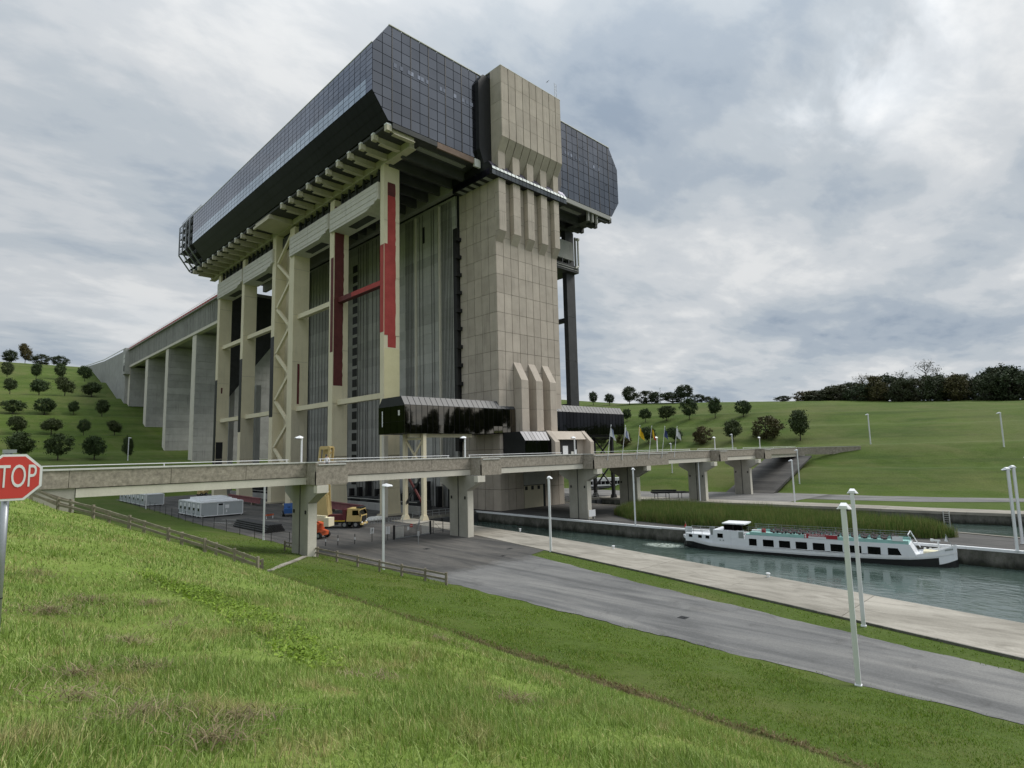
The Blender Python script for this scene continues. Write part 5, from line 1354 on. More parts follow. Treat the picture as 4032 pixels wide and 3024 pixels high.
# stern house with three small windows
sh_ = MB().prism([(.7, -1.2), (4.65, -1.78), (4.65, 1.78), (.7, 1.2)], 'z', -.9, .12).build('stern_house', 'boat_white', barge, world=False)
for a in (1.2, 2.55, 3.6):
    y = -(1.2 + (a + .25 - .7) / 3.95 * .58) - .02
    MB().bar((a, y + .035, -.16), (a + .5, y - .035, -.18), .03, .36).build('small_window', 'window_glass', sh_, world=False)
for s_ in (-1, 1):
    m = MB()
    for z in (.45, .8): m.bar((.7, s_ * 1.15, z), (4.3, s_ * 1.65, z), .04, .04)
    for x in (.7, 1.9, 3.1, 4.3): m.bar((x, s_ * (1.15 + (x - .7) / 3.6 * .5), .1), (x, s_ * (1.15 + (x - .7) / 3.6 * .5), .8), .04, .04)
    m.build('stern_rail', 'galvanised_steel', barge, world=False)
MB().box(.75, 1.65, -1.2, -1.16, .18, 1.0).build('stern_screen', 'boat_white', barge, world=False)
MB().bar((.9, -.6, .2), (.5, -.6, 1.6), .05, .05).build('flag_staff', 'old_timber', barge, world=False)
MB().prism([(.55, 1.4), (.62, .9), (.35, .8)], 'y', -.61, -.59).build('ensign', 'flag_red', barge, world=False)
# cabin and wheelhouse
cb = MB().box(4.68, 6.95, -1.86, 1.86, -1.0, .85).build('cabin', 'boat_white', barge, world=False)
MB().box(5.25, 5.95, -1.885, -1.85, -.12, .42).build('cabin_window', 'window_glass', cb, world=False)
MB().box(4.2, 4.8, -1.5, -1.4, .12, 1.15).build('grey_door', 'galvanised_steel', cb, world=False)
for x in (5.5, 5.9): MB().box(x, x + .18, -1.885, -1.85, -.5, -.34).build('vent_plate', 'galvanised_steel', cb, world=False)
whl = MB().prism([(6.0, -1.3), (8.3, -1.3), (8.3, 1.3), (6.0, 1.3)], 'z', .86, 1.6).build('wheelhouse', 'window_glass', barge, world=False)
MB().prism([(5.8, -1.5), (8.65, -1.5), (8.75, 0), (8.65, 1.5), (5.8, 1.5)], 'z', 1.61, 1.76).build('wheelhouse_roof', 'white_paint', whl, world=False)
for (x, y) in ((6.0, -1.32), (7.15, -1.32), (8.3, -1.32)): MB().box(x - .04, x + .04, y - .03, y + .01, .86, 1.6).build('window_post', 'boat_black', whl, world=False)
MB().prism([(6.97, -.1), (6.97, .8), (8.6, .95), (8.6, -.1)], 'y', -1.86, -1.80).build('wheelhouse_screen', 'boat_white', barge, world=False)
MB().box(7.95, 8.55, -1.90, -1.865, .0, .75).build('mesh_gate', 'galvanised_steel', barge, world=False)
# saloon
sal = MB().prism([(6.97, -1.0), (6.97, -.12), (8.7, -.12), (8.7, .47), (26.2, .5), (26.75, -.72)], 'y', -1.9, 1.9).build('saloon', 'boat_white', barge, world=False)
wins = [(9.2, .92)] + [(10.88 + 1.88 * i, 1.25) for i in range(7)] + [(24.1, 1.2)]
for i, (x, w_) in enumerate(wins):
    if i < 8:
        MB().box(x, x + w_, -1.925, -1.88, -.80, .02).build('saloon_window', 'window_glass', sal, world=False); MB().box(x, x + w_, 1.88, 1.925, -.80, .02).build('saloon_window', 'window_glass', sal, world=False)
    else: MB().prism([(x, -.78), (x, .02), (x + .95, .02), (x + 1.3, -.78)], 'y', -1.925, -1.88).build('saloon_window', 'window_glass', sal, world=False)
    MB().box(x - .05, x + w_ + .05, -1.935, -1.88, -.87, -.81).build('window_sill', 'white_paint', sal, world=False)
# roof deck: teal bulwark, seats, rails
MB().box(8.8, 26.1, -1.86, 1.86, .505, .56).build('roof_deck', 'boat_teal', barge, world=False)
for s_ in (-1, 1):
    MB().box(9.3, 26.1, s_ * 1.8 - .03, s_ * 1.8 + .03, .56, .86).build('bulwark', 'boat_teal', barge, world=False)
    m = MB()
    for z in (1.18, 1.45): m.bar((9.0, s_ * 1.8, z), (26.2, s_ * 1.8, z), .035, .035)
    for x in np.arange(9.2, 26.3, 1.55): m.bar((x, s_ * 1.8, .86), (x, s_ * 1.8, 1.45), .03, .03)
    m.build('deck_rail', 'galvanised_steel', barge, world=False)
for x in np.arange(11.8, 25.3, .98):
    for s_ in (-1, 1):
        b_ = MB().box(x, x + .42, s_ * .9 - .6, s_ * .9 + .6, .9, .98).build('bench_seat', 'seat_maroon', barge, world=False)
        MB().prism([(x - .05, .9), (x, .9), (x - .05, 1.22), (x - .10, 1.22)], 'y', s_ * .9 - .6, s_ * .9 + .6).build('bench_back', 'seat_maroon', b_, world=False)
        MB().box(x + .1, x + .3, s_ * .9 - .1, s_ * .9 + .1, .56, .9).build('bench_leg', 'seat_maroon', b_, world=False)
MB().box(9.5, 10.7, -1.5, -.7, .9, 1.08).build('locker', 'white_paint', barge, world=False); MB().box(10.75, 11.15, -1.6, -1.2, .6, 1.25).build('life_ring_box', 'banner_red', barge, world=False)
m = MB(); m.bar((26.1, -1.8, 1.55), (26.95, -1.65, -.2), .07, .07); m.bar((26.1, 1.8, 1.55), (26.95, 1.65, -.2), .07, .07); m.bar((26.1, -1.8, 1.55), (26.1, 1.8, 1.55), .07, .07)
m.build('stair_rail', 'white_paint', barge, world=False)
MB().box(24.6, 25.6, -1.875, -1.84, .8, 1.3).build('white_panel', 'white_paint', barge, world=False)
# banner
bn = MB().box(15.65, 19.2, -1.885, -1.85, .52, 1.05).build('banner', 'flag_white', barge, world=False)
MB().box(15.65, 16.1, -1.895, -1.884, .52, 1.05).build('banner_end', 'banner_red', bn, world=False)
MB().box(18.0, 19.2, -1.895, -1.884, .56, 1.01).build('banner_end', 'banner_red', bn, world=False)
MB().box(16.11, 17.99, -1.895, -1.884, .76, 1.05).build('banner_field', 'banner_red', bn, world=False)
for z in (.66, .9): MB().tube((15.8, -1.9, z), (15.8, -1.91, z), .1, n=10).build('white_dot', 'flag_white', bn, world=False)
tb = text_mesh('EMBARQUEZ', .27, 'flag_white', .003)
o = bpy.data.objects.new('lettering', tb); COL.objects.link(o); o.parent = bn; o.location = (17.05, -1.905, .905); o.rotation_euler = (math.pi / 2, 0, 0); o.scale = (1.08, 1.0, 1)
# foredeck: white anchor plate, post with arms, tarpaulin, bow bulwark
pl_ = MB()
for a, b in zip([28.65, 29.1, 29.6, 30.0], [29.1, 29.6, 30.0, 30.27]):
    lo = lambda u: -1.5 + .28 * max(0, (u - 28.65)) ** 1.3
    pl_.quad((a, -half(a, -.5) - .06, lo(a)), (b, -half(b, -.5) - .06, lo(b)), (b, -half(b, 0) - .06, wl_z(b) + .1), (a, -half(a, 0) - .06, wl_z(a) + .1))
pl_.build('anchor_plate', 'boat_white', hull, world=False)
MB().bar((29.25, -half(29.25, 0) - .05, .0), (29.95, -half(29.95, 0) - .05, .12), .03, .16).build('name_plate', 'galvanised_steel', hull, world=False)
band(lambda u: sheer(u) - .02, lambda u: sheer(u) + .08, 'bulwark_cap', 'white_paint', .05, barge)
MB().prism([(27.3, -.95), (28.8, -.6), (28.8, .6), (27.3, .95)], 'z', -.62, -.25).build('tarpaulin', 'cream_tarp', barge, world=False)
m = MB(); m.tube((28.7, -.2, -.6), (28.7, -.2, .95), .08, n=8); m.bar((28.1, -.2, .9), (28.9, -.2, .9), .14, .14); m.tube((28.15, -.2, .8), (28.15, -.2, 1.05), .15, n=8)
m.build('deck_crane', 'white_paint', barge, world=False)
m = MB(); m.bar((29.9, 0, .3), (29.4, 0, 1.6), .06, .06); m.build('jackstaff', 'galvanised_steel', barge, world=False)
MB().prism([(29.42, 1.45), (29.55, .8), (29.25, .85)], 'y', -.01, .01).build('pennant', 'flag_white', barge, world=False)
for x in (27.4, 27.9): MB().tube((x, .9, -.62), (x, .9, -.1), .12, n=10).build('mooring_bitt', 'white_paint', barge, world=False)

# ------------------------------------------------------------------ vehicles and plant in the yard
paint('truck_yellow', (0.58, 0.43, 0.17), .45, dirt=.25); paint('truck_maroon', (.12, .02, .025), .5, dirt=.2); paint('rubber', (.012, .012, .012), .85, dirt=0); paint('plant_orange', (.55, .10, .03), .5, dirt=.25); paint('crane_yellow', (.56, .43, .19), .5, dirt=.25); paint('plant_blue', (.02, .09, .28), .5, dirt=.2)
paint('cabin_grey', (.40, .43, .44), .6, dirt=.15)
def wheel(x, y, z, r, w, parent, nm='wheel'):
    o = MB().tube((x, y - w / 2, z), (x, y + w / 2, z), r, n=16).build(nm, 'rubber', parent, world=False)
    MB().tube((x, y - w / 2 - .02, z), (x, y + w / 2 + .02, z), r * .52, n=12).build('rim', 'galvanised_steel', o, world=False)
# platform truck: local x forward
tr_dir = math.atan2(-.62, .78)
trk = thing('platform_truck', (-42.0, 2.2, .04), 'yellow and dark red four-axle truck with raised yellow boom in the works yard', 'truck', None, math.radians(-50)); trk.scale = (1.1, 1.1, 1.1)
cab = MB().prism([(1.6, .95), (3.75, .95), (3.85, 1.75), (3.6, 2.75), (1.75, 2.85)], 'y', -1.22, 1.22).build('cab', 'truck_yellow', trk, world=False)
MB().prism([(3.80, 1.9), (3.86, 1.9), (3.66, 2.6), (3.6, 2.6)], 'y', -1.08, 1.08).build('windscreen', 'window_glass', cab, world=False)
for s_ in (-1, 1):
    MB().prism([(2.5, 1.85), (3.5, 1.85), (3.35, 2.55), (2.5, 2.55)], 'y', s_ * 1.225 - .02, s_ * 1.225 + .02).build('side_window', 'window_glass', cab, world=False)
    MB().box(3.72, 3.82, s_ * 1.4 - .12, s_ * 1.4 + .12, 1.7, 2.5).build('mirror', 'black_steel', cab, world=False)
    MB().box(3.8, 3.9, s_ * .85 - .2, s_ * .85 + .2, .72, .92).build('headlight', 'white_paint', cab, world=False)
MB().box(3.82, 3.9, -.85, .85, 1.0, 1.7).build('grille', 'black_steel', cab, world=False)
MB().box(3.7, 3.98, -1.22, 1.22, .45, .72).build('bumper', 'truck_yellow', cab, world=False); MB().box(3.985, 4.0, -.3, .3, .5, .62).build('number_plate', 'off_white_paint', cab, world=False)
MB().prism([(3.0, 2.85), (3.7, 2.8), (3.75, 2.95), (3.0, 3.0)], 'y', -1.0, 1.0).build('sun_visor', 'black_steel', cab, world=False)
ch = MB().box(-6.5, 1.6, -.9, .9, .75, 1.05).build('chassis', 'dark_steel', trk, world=False)
MB().box(-6.4, .9, -1.2, 1.2, 1.06, 1.3).build('truck_bed', 'truck_maroon', trk, world=False)
MB().box(-5.5, 1.3, -.7, .7, 1.31, 1.9).build('boom_support', 'truck_maroon', trk, world=False)
MB().box(1.0, 1.5, -1.2, 1.2, 1.06, 2.7).build('headboard', 'truck_maroon', trk, world=False)
MB().box(-3.4, .4, -1.23, -1.18, .5, 1.0).build('side_locker', 'black_steel', trk, world=False); MB().box(-2.6, -1.2, -1.26, -1.23, .62, .98).build('locker_plate', 'galvanised_steel', trk, world=False)
MB().box(-3.6, 1.4, -1.24, -1.2, 1.0, 1.12).build('reflective_stripe', 'flag_yellow', trk, world=False)
for x in (3.0, 1.4 - .1, -3.9, -5.2):
    for s_ in (-1, 1): wheel(x, s_ * 1.02, .5, .5, .34, trk)
bm_ = MB().prism([(-3.6, 1.3), (-1.3, 1.3), (-1.7, 4.6), (-2.3, 5.2), (-3.3, 3.6)], 'y', -.8, .8).build('boom_turret', 'crane_yellow', trk, world=False)
m = MB(); m.bar((-1.5, -.5, 1.4), (-1.9, -.5, 8.7), .26, .26); m.bar((-1.5, .5, 1.4), (-1.9, .5, 8.7), .26, .26); m.bar((-2.6, 0, 3), (-2.3, 0, 8.7), .4, .45)
for z in np.arange(2.4, 8.4, 1.2): m.bar((-1.55 - (z - 1.4) * .05, -.5, z), (-1.55 - (z - 1.4) * .05, .5, z + .6), .1, .1)
m.build('boom', 'crane_yellow', trk, world=False)
hd = MB()
for y in (-.7, .7):
    hd.bar((-3.0, y, 8.6), (-2.7, y, 11.6), .3, .3); hd.bar((-1.5, y, 8.6), (-1.3, y, 11.8), .3, .3); hd.bar((-2.8, y, 11.7), (-1.2, y, 11.7), .34, .4)
hd.box(-2.7, -1.3, -.75, .75, 11.75, 12.0); hd.box(-2.5, -1.7, -.5, .5, 9.2, 10.4); hd.bar((-2.8, 0, 8.6), (-1.4, 0, 11.2), .3, .3); hd.box(-2.2, -1.6, -.35, .35, 10.8, 11.5)
hd.build('boom_head', 'crane_yellow', trk, world=False)
# orange boom lift half hidden by the pier
ol = thing('boom_lift', (-50.3, -6.4, .04), 'orange boom lift with cream arm and black tyres behind the first bridge pier', 'boom lift', None, -1.05)
MB().prism([(-1.6, .45), (1.7, .45), (1.7, .95), (1.1, 1.15), (-1.4, 1.15)], 'y', -.95, .95).build('chassis', 'plant_orange', ol, world=False)
MB().prism([(-1.3, 1.2), (1.0, 1.2), (1.1, 2.0), (.2, 2.3), (-1.3, 2.1)], 'y', -.9, .9).build('turntable_hood', 'plant_orange', ol, world=False)
MB().box(-.9, .4, -.93, -.9, 1.35, 2.0).build('hood_panel', 'off_white_paint', ol, world=False)
m = MB(); m.bar((-1.5, 0, 2.35), (1.9, 0, 2.75), .5, .5); m.bar((1.9, .0, 2.9), (-1.2, .0, 3.1), .4, .4); m.build('arm', 'cream_steel', ol, world=False)
MB().box(1.9, 2.7, -.7, .7, 1.7, 2.9).build('basket', 'cream_steel', ol, world=False)
for x in (-1.15, 1.35):
    for s_ in (-1, 1): wheel(x, s_ * 1.05, .46, .46, .36, ol)
# blue machine further back
bl_ = thing('blue_telehandler', (-38.9, 28.6, .04), 'blue wheeled machine half hidden behind the first bridge pier', 'machine', None, 1.2)
MB().prism([(-1.7, .6), (1.5, .6), (1.6, 1.4), (.2, 1.5), (.0, 2.5), (-1.0, 2.5), (-1.2, 1.6), (-1.7, 1.5)], 'y', -.9, .9).build('body', 'plant_blue', bl_, world=False)
MB().prism([(-.95, 1.6), (-.1, 1.6), (-.1, 2.4), (-.9, 2.4)], 'y', -.93, .93).build('cab_window', 'window_glass', bl_, world=False)
m = MB(); m.bar((-1.4, 0, 2.1), (2.4, 0, 1.2), .35, .4); m.build('arm', 'plant_blue', bl_, world=False)
for x in (-1.1, 1.1):
    for s_ in (-1, 1): wheel(x, s_ * 1.0, .5, .5, .4, bl_)
# small yellow digger
dg_ = thing('yellow_dumper', (-27.8, 119.5, .06), 'small yellow dumper parked far back under the aqueduct', 'dumper', None, .3)
MB().prism([(-1.2, .5), (1.4, .5), (1.9, 1.5), (.3, 1.7), (-.1, 1.2), (-1.2, 1.3)], 'y', -.8, .8).build('skip', 'crane_yellow', dg_, world=False)
MB().box(-1.3, -.4, -.5, .5, 1.3, 2.1).build('cab', 'crane_yellow', dg_, world=False)
for x in (-.8, .8):
    for s_ in (-1, 1): wheel(x, s_ * .8, .42, .42, .3, dg_)
# red steel beams on the ground by the columns
def steel_beam(p, q, lab, mat='truck_maroon', z=.9, h=1.0):
    o = MB(); p = Vector(p); q = Vector(q)
    o.bar(p + Vector((0, 0, z)), q + Vector((0, 0, z)), .16, h); o.bar(p + Vector((0, 0, z + h / 2)), q + Vector((0, 0, z + h / 2)), .6, .12); o.bar(p + Vector((0, 0, z - h / 2)), q + Vector((0, 0, z - h / 2)), .6, .12)
    t_ = thing('steel_beam', p, lab, 'steel beam', 'red steel beams in the works yard')
    o.build('beam_web', mat, t_)
    for t in (.2, .8):
        c_ = p.lerp(q, t); MB().box(c_.x - .4, c_.x + .4, c_.y - .3, c_.y + .3, .06, z - h / 2 - .06).build('timber_bearer', 'old_timber', t_)
surf('primer_beam', (.20, .07, .075), (.28, .11, .11), .8, .8, 0, bump=0)
steel_beam((-29.8, 31.0, .0), (-31.2, 13.5, .0), 'long dusty-red steel beam lying beside the yellow truck', 'primer_beam', 1.5, 1.3)
steel_beam((-31.6, 84, 0), (-33.2, 58, 0), 'long dusty-red steel beam lying far back by the middle columns', 'primer_beam', 1.3, 1.2)
# white bulk bag
bg_ = MB(); rings = []
for z, r in ((.05, 1.1), (.25, 1.2), (.5, 1.1), (.7, .85), (.78, .45)):
    rings.append([(-33.2 + r * 1.5 * math.cos(a), 5.6 + r * math.sin(a), z + .04 * math.sin(3 * a)) for a in np.linspace(0, 2 * math.pi, 15)[:-1]])
bg_.loft(rings); tag(bg_.build('bulk_bag', 'off_white_paint', None, smooth=True), 'white covered heap by the foot of the red-patched column', 'bag')

# ------------------------------------------------------------------ site cabins
def cabin_unit(root, x0, x1, y0, y1, z0, z1, door=False, win=True):
    u = MB().box(x0, x1, y0, y1, z0, z1).build('cabin_unit', 'cabin_grey', root)
    for (x, y) in ((x0, y0), (x1, y0), (x0, y1), (x1, y1)): box('corner_post', 'white_paint', u, x - .07, x + .07, y - .07, y + .07, z0 - .05, z1 + .05)
    for z in (z0, z1):
        box('frame_rail', 'white_paint', u, x0, x1, y0 - .06, y0 + .02, z - .06, z + .09); box('frame_rail', 'white_paint', u, x0 - .06, x0 + .02, y0, y1, z - .06, z + .09)
    box('roof_panel', 'white_paint', u, x0 - .03, x1 + .03, y0 - .03, y1 + .03, z1 + .1, z1 + .14)
    if win:
        box('window', 'window_glass', u, x0 - .03, x0 + .01, (y0 + y1) / 2 - .45, (y0 + y1) / 2 + .45, z0 + 1.0, z0 + 2.1); box('shutter_box', 'white_paint', u, x0 - .07, x0 + .01, (y0 + y1) / 2 - .55, (y0 + y1) / 2 + .55, z0 + 1.55, z0 + 2.3)
    for (x, y) in ((x0 + .2, y0 + .2), (x1 - .3, y0 + .2)): box('foot', 'white_paint', u, x, x + .2, y, y + .2, .04, z0)
    if door:
        d_ = box('door', 'cabin_grey', u, x0 + 3.2, x0 + 4.2, y0 - .06, y0 + .02, z0 + .1, z0 + 2.3); box('door_frame', 'white_paint', u, x0 + 3.08, x0 + 3.2, y0 - .07, y0 + .02, z0, z0 + 2.4); box('door_frame', 'white_paint', u, x0 + 4.2, x0 + 4.32, y0 - .07, y0 + .02, z0, z0 + 2.4)
        box('door_light', 'window_glass', u, x0 + 3.3, x0 + 4.1, y0 - .09, y0 - .061, z0 + 2.0, z0 + 2.3); box('notice', 'white_paint', u, x0 + 4.55, x0 + 5.3, y0 - .05, y0 - .003, z0 + 1.3, z0 + 2.0); box('notice', 'white_paint', u, x0 + 4.75, x0 + 4.95, y0 - .05, y0 - .003, z0 + .5, z0 + 1.0)
    return u
oc = thing('site_office', (-51.8, 39.6, .04), 'row of joined grey site cabins with white frames in the yard', 'site office')
for i in range(5): cabin_unit(oc, -51.8, -43.8, 39.6 + i * 2.95, 39.6 + i * 2.95 + 2.85, .35, 2.95, i == 0)
for j in range(3):
    box('roof_layer', 'white_paint', oc, -51.4 + j * .8, -44.5 + j * .5, 41.0 + j * 4.5, 44.8 + j * 4.5, 3.1, 3.35 + .1 * j)
oc2 = thing('site_cabins', (-49.4, 86, .04), 'distant row of small white and grey cabins behind mesh fencing', 'site cabins')
for i in range(6): cabin_unit(oc2, -51.2 + i * .1, -46.9 + i * .1, 86 + i * 5.2, 86 + i * 5.2 + 4.6, .3, 2.9)

# ------------------------------------------------------------------ mesh fence along the yard edge
mf = thing('mesh_fence', (-57, -8, 0), 'dark wire mesh fence with thin posts along the grassy edge of the yard', 'fence')
fp = [(float(toe(y)) - .6, y) for y in np.arange(-12, 120, 6.0)]
for (x, y) in fp: MB().tube((x, y, float(HF(x, y)) - .1), (x, y, float(HF(x, y)) + 1.9), .04, n=6).build('fence_post', 'black_steel', mf)
m = MB()
for a, b in zip(fp[:-1], fp[1:]):
    za, zb = float(HF(*a)), float(HF(*b))
    for h in (.15, .6, 1.05, 1.5, 1.85): m.bar((*a, za + h), (*b, zb + h), .015, .015)
m.build('fence_wire', 'black_steel', mf)
# dark pile of pipes beside the fence
pp = thing('pipe_stack', (-51.2, 12, .04), 'low dark stack of pipes on the asphalt beside the lamp post', 'pipe stack')
pm_ = MB().tube((0, -7, 0), (0, 7, 0), .16, n=8).mesh('pipe', 'black_steel')
for r_ in range(4):
    for k in range(9 - r_): inst('pipe', pm_, pp, (-52.6 + k * .34 + r_ * .17, 12, .22 + r_ * .29))
# ------------------------------------------------------------------ gate, posts and signs by the second pier
gt = thing('sliding_gate', (-44.1, -17.3, .04), 'dark sliding gate with white slats across the yard entrance', 'gate')
g0, g1 = Vector((-44.1, -17.3, 0)), Vector((-37.6, -16.8, 0)); gd_ = (g1 - g0).normalized()
m = MB(); m.bar(g0 + Vector((0, 0, .15)), g1 + Vector((0, 0, .15)), .12, .14); m.bar(g0 + Vector((0, 0, 1.75)), g1 + Vector((0, 0, 1.75)), .08, .08); m.build('gate_frame', 'galvanised_steel', gt)
for k in range(31):
    c_ = g0 + gd_ * (.15 + k * .21); wt = k < 8 or 22 < k < 30
    MB().bar(c_ + Vector((0, 0, .2)), c_ + Vector((0, 0, 1.75)), .07 if wt else .03, .05).build('gate_slat', 'off_white_paint' if wt else 'dark_steel', gt)
for p in (g0, g1): MB().bar(p + Vector((0, 0, 0)), p + Vector((0, 0, 1.95)), .22, .22).build('gate_post', 'black_steel', gt)
MB().bar(g0 + gd_ * 2.4 + Vector((-.0, -.08, 1.05)), g0 + gd_ * 2.4 + Vector((0, -.08, 1.55)), .34, .02, up=(0, 1, 0)).build('notice', 'white_paint', gt)
c_ = g0 + gd_ * 2.95 + Vector((0, -.08, 1.62)); MB().tube(c_, c_ + Vector((0, -.03, 0)), .24, n=16).build('no_entry_disc', 'sign_red', gt); MB().box(c_.x - .15, c_.x + .15, c_.y - .045, c_.y - .032, c_.z - .04, c_.z + .04).build('disc_bar', 'sign_white', gt)
def post_sign(x, y, h, lab, cat, w=.5, hh=.7, mat='white_paint', pm='dark_steel'):
    t_ = thing('sign_post', (x, y, .04), lab, cat)
    MB().tube((x, y, 0), (x, y, h), .05, n=8).build('post', pm, t_)
    if w: MB().prism([(x - w / 2, y - .06), (x + w / 2, y - .02), (x + w / 2, y + .01), (x - w / 2, y - .03)], 'z', h - hh, h).build('sign_plate', mat, t_)
    return t_
ps = post_sign(-47.16, -16.7, 1.9, 'white parking sign with letter P on a dark post in the yard', 'sign', .55, .75)
tp = text_mesh('P', .5, 'black_steel', .002); o = bpy.data.objects.new('lettering', tp); COL.objects.link(o); o.parent = ps; o.location = (0.0, -.075, 1.5); o.rotation_euler = (math.pi / 2, 0, 0.07)
post_sign(-45.1, -17.3, 1.9, 'white blank plate on a dark post beside the gate', 'sign', .7, 1.0)
post_sign(-44.43, -23.5, 1.7, 'grey intercom post standing in front of the gate', 'intercom', .35, .6, 'galvanised_steel', 'galvanised_steel')
for (x, y, lab) in ((-51.6, -15.7, 'thin dark bollard with white band left of the parking sign'), (-49.55, -16.4, 'thin dark bollard with white band just beside the parking sign'), (-52.9, -14.9, 'thin dark bollard with white band nearest the bridge pier')):
    t_ = thing('bollard', (x, y, .04), lab, 'bollard', 'thin bollards in the yard')
    MB().tube((x, y, 0), (x, y, 1.35), .055, n=8).build('post', 'dark_steel', t_); MB().tube((x, y, .6), (x, y, .95), .062, n=8).build('white_band', 'white_paint', t_)
# second mesh fence at the gate
mf2 = thing('mesh_fence', (-37.4, -16.8, .04), 'short dark fence between the gate and the second bridge pier', 'fence')
for x in (-37.2, -35.4): MB().tube((x, -16.9, 0), (x, -16.9, 2.0), .06, n=6).build('fence_post', 'black_steel', mf2)
m = MB()
for z in (.3, .8, 1.3, 1.8): m.bar((-37.2, -16.9, z), (-35.4, -16.9, z), .03, .03)
m.bar((-37.2, -16.9, 1.8), (-35.4, -16.9, .2), .03, .03); m.build('fence_wire', 'dark_steel', mf2)
# white mooring bollards on the quay
for (x, y, lab) in ((-28.0, -25.6, 'white mooring bollard on the quay, nearest the boat lift'), (-32.4, -45.5, 'white mooring bollard on the quay, beside the wake'), (-36.5, -65.2, 'white mooring bollard on the quay, opposite the saloon windows')):
    m = MB(); m.tube((x, y, .05), (x, y, .38), .14, .12, 10); m.tube((x, y, .38), (x, y, .46), .2, .17, 10)
    tag(m.build('mooring_bollard', 'white_paint'), lab, 'bollard', 'white mooring bollards on the quay')
# dark steel beams stacked on trestles on the far bank
sb = thing('beam_stack', (32.5, -14.2, .05), 'dark steel beams lying on trestles beside the fifth bridge pier', 'beam stack')
for k, (dx, dz, L_) in enumerate(((-.6, 1.55, 9), (0, 1.6, 7.5), (.7, 1.55, 8.5), (.1, 2.0, 6))):
    MB().bar((29.3 + dx, -11.2 + dx, dz), (29.3 + dx + L_ * .82, -11.2 + dx - L_ * .57, dz - .15), .4, .34).build('dark_beam', 'black_steel', sb)
for (x, y) in ((29.8, -12.0), (32, -13.6), (34.6, -15.3)): 
    MB().bar((x - .7, y - .9, 1.3), (x + .7, y + .9, 1.3), .1, .1).build('trestle', 'dark_steel', sb)
    for s_ in (-1, 1): MB().bar((x + s_ * .6, y + s_ * .8, 0.05), (x + s_ * .6, y + s_ * .8, 1.3), .1, .1).build('trestle_leg', 'dark_steel', sb)
# white coach far away between the piers
bs = thing('white_coach', (52.5, 19.8, .05), 'white coach with dark windows parked far off, seen between two bridge piers', 'coach', None, math.atan2(-4.4, 6.6))
MB().prism([(-5.5, .45), (5.5, .45), (5.65, 1.6), (5.4, 3.3), (-5.5, 3.35)], 'y', -1.25, 1.25).build('body', 'white_paint', bs, world=False)
for k in range(8): MB().box(-5.2 + k * 1.25, -5.2 + k * 1.25 + 1.12, -1.28, -1.24, 1.5, 2.45).build('side_window', 'window_glass', bs, world=False)
MB().prism([(5.62, 1.5), (5.68, 1.5), (5.5, 2.9), (5.44, 2.9)], 'y', -1.1, 1.1).build('windscreen', 'window_glass', bs, world=False)
MB().box(-5.5, 5.4, -1.27, -1.25, .5, 1.0).build('skirt', 'dark_steel', bs, world=False)
for x in (-3.4, 3.6):
    for s_ in (-1, 1): wheel(x, s_ * 1.1, .5, .5, .3, bs)

# ------------------------------------------------------------------ drains in the paving
for (x, y, w_, d_, lab) in ((-39.6, -35.5, .9, .5, 'rectangular drain cover in the yard beside the quay slabs'), (-46.0, -27.5, .7, .7, 'square iron cover in the yard in front of the second pier'), (-43.5, -38.5, .5, .5, 'small iron cover near the tip of the grass strip'), (-52.4, -66.0, .6, .6, 'square iron cover in the middle of the service road')):
    t_ = thing('drain_cover', (x, y, .04), lab, 'drain cover', 'iron covers in the paving')
    box('cover_frame', 'dark_steel', t_, x - w_ / 2, x + w_ / 2, y - d_ / 2, y + d_ / 2, .02, .05)
    for k in range(4): box('cover_bar', 'black_steel', t_, x - w_ / 2 + .05 + k * (w_ - .1) / 4, x - w_ / 2 + .05 + k * (w_ - .1) / 4 + .06, y - d_ / 2 + .04, y + d_ / 2 - .04, .051, .062)
# ------------------------------------------------------------------ small things about the yard
def railing(p, q, lab, n):
    t_ = thing('site_railing', (p[0], p[1], .05), lab, 'railing')
    p = Vector((*p, .05)); q = Vector((*q, .05)); d = (q - p) / n
    for k in range(n):
        a = p + d * (k + .03); b = p + d * (k + .97); m = MB()
        for z in (.25, 1.05): m.bar(a + Vector((0, 0, z)), b + Vector((0, 0, z)), .05, .05)
        for j in range(6): c_ = a.lerp(b, j / 5); m.bar(c_ + Vector((0, 0, .02)), c_ + Vector((0, 0, 1.05)), .04, .04)
        m.build('railing_panel', 'galvanised_steel', t_)
railing((-39.5, 4.5), (-33.0, -2.8), 'grey crowd-barrier railing between the truck and the gallery legs', 4)
railing((-36.8, -12.5), (-32.2, -6.5), 'grey crowd-barrier railing behind the sliding gate', 4)
def pallets(x, y, rz, n, lab):
    t_ = thing('pallet_stack', (x, y, .05), lab, 'pallets', None, rz)
    for k in range(n):
        m = MB(); z = k * .15
        for j in range(5): m.box(-.6, .6, -.5 + j * .22, -.5 + j * .22 + .14, z + .1, z + .13)
        for j in (-.55, -.07, .41): m.box(j, j + .14, -.5, .52, z, z + .1)
        m.build('pallet', 'old_timber', t_, world=False)
pallets(-36.2, 9.0, .4, 6, 'stack of grey timber pallets by the red-patched column')
pallets(-34.5, 24.0, 1.0, 4, 'low stack of timber pallets near the red beam')
for (x, y, c_, lab) in ((-37.5, 6.8, 'plant_blue', 'blue steel drum beside the pallets'), (-36.9, 6.2, 'rubber', 'black steel drum beside the pallets'), (-33.0, 34.0, 'plant_orange', 'orange drum standing near the second column')):
    t_ = thing('steel_drum', (x, y, .05), lab, 'drum')
    MB().tube((x, y, .05), (x, y, .95), .3, n=16).build('drum_body', c_, t_)
    for z in (.3, .65): MB().tube((x, y, z), (x, y, z + .04), .315, n=16).build('drum_hoop', c_, t_)
